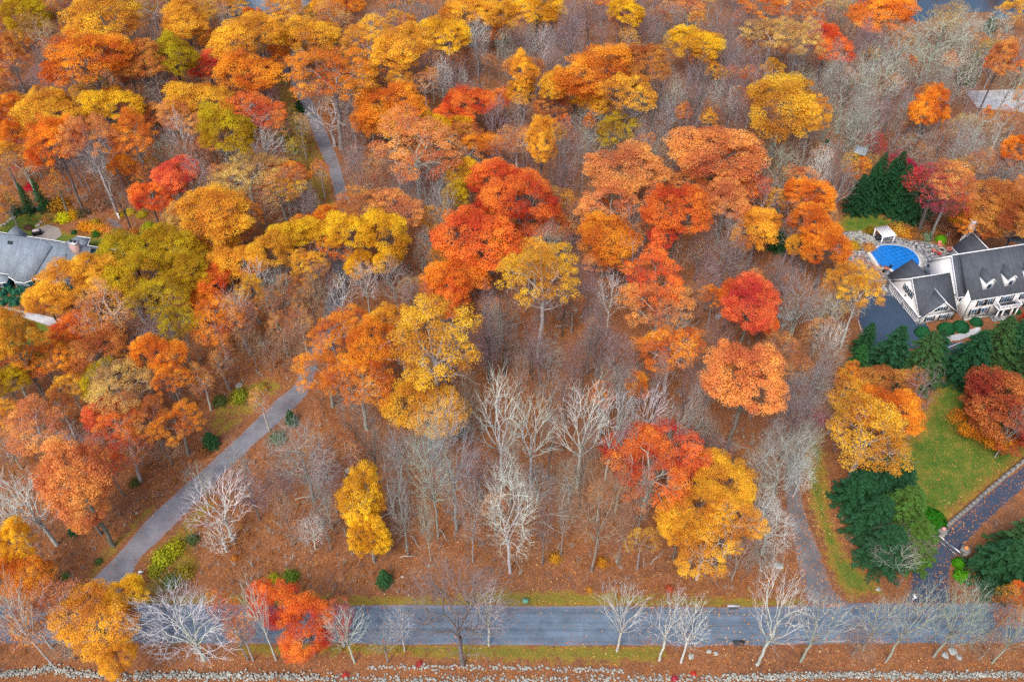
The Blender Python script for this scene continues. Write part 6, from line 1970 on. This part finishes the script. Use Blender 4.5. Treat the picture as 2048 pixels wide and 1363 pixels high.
# knee-high leafy plants
rs = np.random.default_rng(41)
n = 4200
yy = 56 + 160 * rs.uniform(0, 1, n * 3)
P = np.stack([rs.uniform(-1, 1, n * 3) * (yy * .43 + 50), yy], 1)
den = np.clip(.25 + .6 * np.sin(P[:, 0] * .13 + 1) * np.cos(P[:, 1] * .16) + (P[:, 0] < -38) * .25, 0, 1)
P = P[scatter_ok(P, 1.0) & (rs.uniform(0, 1, len(P)) < den)]
for l in (LAWNS[0], LAWNS[1], LAWNS[2]): P = P[poly_sd(P, l) > 1]
P = P[:n]
C = np.column_stack([P, relief(P) + .25])
V, F, tone = leaf_quads(rs, C, rs.uniform(.35, .8, len(C)), 16, .13)
o = obj("low_plants", mesh_from("low_plants", V, F, [M_LEAF], False, {"tone": tone})); o.color = (.46, .19, .05, 1)
tag(o, "knee-high orange-brown leafy plants in the woods", None, None, "stuff")

# ------------------------------------------------------------------ labels that single each tree out
LAND = [((230, 1125), "mouth of the left driveway"), ((430, 930), "lower stretch of the left driveway"), ((600, 770), "driveway bend"), ((660, 300), "upper stretch of the left driveway"), ((590, 120), "far end of the left driveway"),
        ((100, 520), "teal house"), ((240, 440), "hillside garden"), ((1960, 560), "white house"), ((1800, 520), "swimming pool"), ((1780, 400), "hemlock clump"), ((1700, 440), "small oval lawn"), ((1717, 303), "blue-roofed shed"),
        ((1870, 15), "far pond"), ((2000, 200), "pale far pavement"), ((1785, 640), "parking court"), ((1640, 1100), "side lane"), ((1860, 980), "big green lawn"), ((1950, 1050), "gated drive"), ((1575, 635), "boulder heap"),
        ((480, 772), "birch boulder"), ((725, 1012), "tall yellow hickory"), ((1310, 915), "scarlet maple group"), ((1040, 400), "big red-orange maple group"), ((870, 690), "wide amber oak at the centre"), ((725, 1245), "left half of the main road"),
        ((1100, 1250), "middle of the main road"), ((1500, 1250), "right half of the main road"), ((1080, 800), "leaf-strewn clearing"), ((1486, 766), "big salmon-orange beech"), ((1570, 215), "broad amber oak at upper right"),
        ((1190, 150), "orange oak cluster at upper middle"), ((300, 510), "olive-yellow oaks by the teal house"), ((150, 960), "salmon beech above the driveway mouth"), ((178, 125), "orange oaks at upper left"), ((100, 250), "gold oaks on the left edge"),
        ((1070, 20), "yellow trees on the top edge"), ((832, 292), "wide salmon beech"), ((1215, 470), "orange oak right of centre"), ((800, 470), "gold hickories above centre"), ((1325, 150), "leafless wood at upper middle"), ((1740, 850), "orange oaks by the big lawn"), ((420, 30), "top left corner trees"), ((1560, 1050), "silvery trees by the lane")]
ORD = ['', 'second', 'third', 'fourth', 'fifth', 'sixth', 'seventh', 'eighth', 'ninth', 'tenth', 'eleventh', 'twelfth']


def label_trees():
    import collections
    for t in TREES:
        (ln, d2) = min(((n, (t['px'] - p[0]) ** 2 + 1.3 * (t['py'] - p[1]) ** 2) for p, n in LAND), key=lambda z: z[1])
        p = [p for p, n in LAND if n == ln][0]
        dx, dy = t['px'] - p[0], t['py'] - p[1]
        if d2 < 30 ** 2: rel = "at"
        elif abs(dx) > abs(dy) * 1.2: rel = "left of" if dx < 0 else "right of"
        else: rel = "beyond" if dy < 0 else "in front of"
        t['land'] = ln; t['rel'] = rel; t['d'] = d2
    G1 = collections.defaultdict(list)
    for t in TREES:
        a, b, c, s = t['desc']
        G1[(a, b, c, s, t['rel'], t['land'])].append(t)
    for (a, b, c, s, rel, ln), L in G1.items():
        L.sort(key=lambda t: t['px'])
        for i, t in enumerate(L):
            q = ''
            if len(L) > 1:
                q = 'leftmost' if i == 0 else ('rightmost' if i == len(L) - 1 else (ORD[i] + ' from left'))
            s2 = s
            core = ' '.join(w for w in (a, b, c) if w)
            lab = f"{core} {s2} {rel} the {ln}" if s.startswith('with') else f"{core} {s2}"
            if q: lab = lab + ", " + q
            w = lab.split()
            if len(w) > 16:
                lab = f"{core} {rel} the {ln}" + (", " + q if q else "")
            if len(lab.split()) > 16: lab = f"{a} {c} {rel} the {ln}" + (", " + q if q else "")
            t['o']['label'] = lab
    seen = collections.defaultdict(list)
    for t in TREES: seen[t['o']['label']].append(t)
    for lab, L in seen.items():
        if len(L) > 1:
            L.sort(key=lambda t: t['px'])
            for i, t in enumerate(L):
                base = ' '.join(w for w in t['desc'][:3] if w) + f" {t['rel']} the {t['land']}" if t['desc'][3].startswith('with') else lab
                t['o']['label'] = base + ", " + ('leftmost' if i == 0 else 'rightmost' if i == len(L) - 1 else ORD[min(i, 11)] + ' from left')

    for t in TREES:
        w = t['o']['label'].split()
        if len(w) > 16:
            a, b, c, s = t['desc']
            t['o']['label'] = f"{a} {c} {t['rel']} the {t['land']}" + (", " + t['o']['label'].split(', ')[-1] if ', ' in t['o']['label'] else "")


label_trees()
print("faces", sum(len(m.polygons) for m in bpy.data.meshes), "objects", len(bpy.data.objects), "labels", len(set(t["o"]["label"] for t in TREES)), len(TREES), "bare", sum(1 for t in TREES if t["cat"] == "bare tree"))
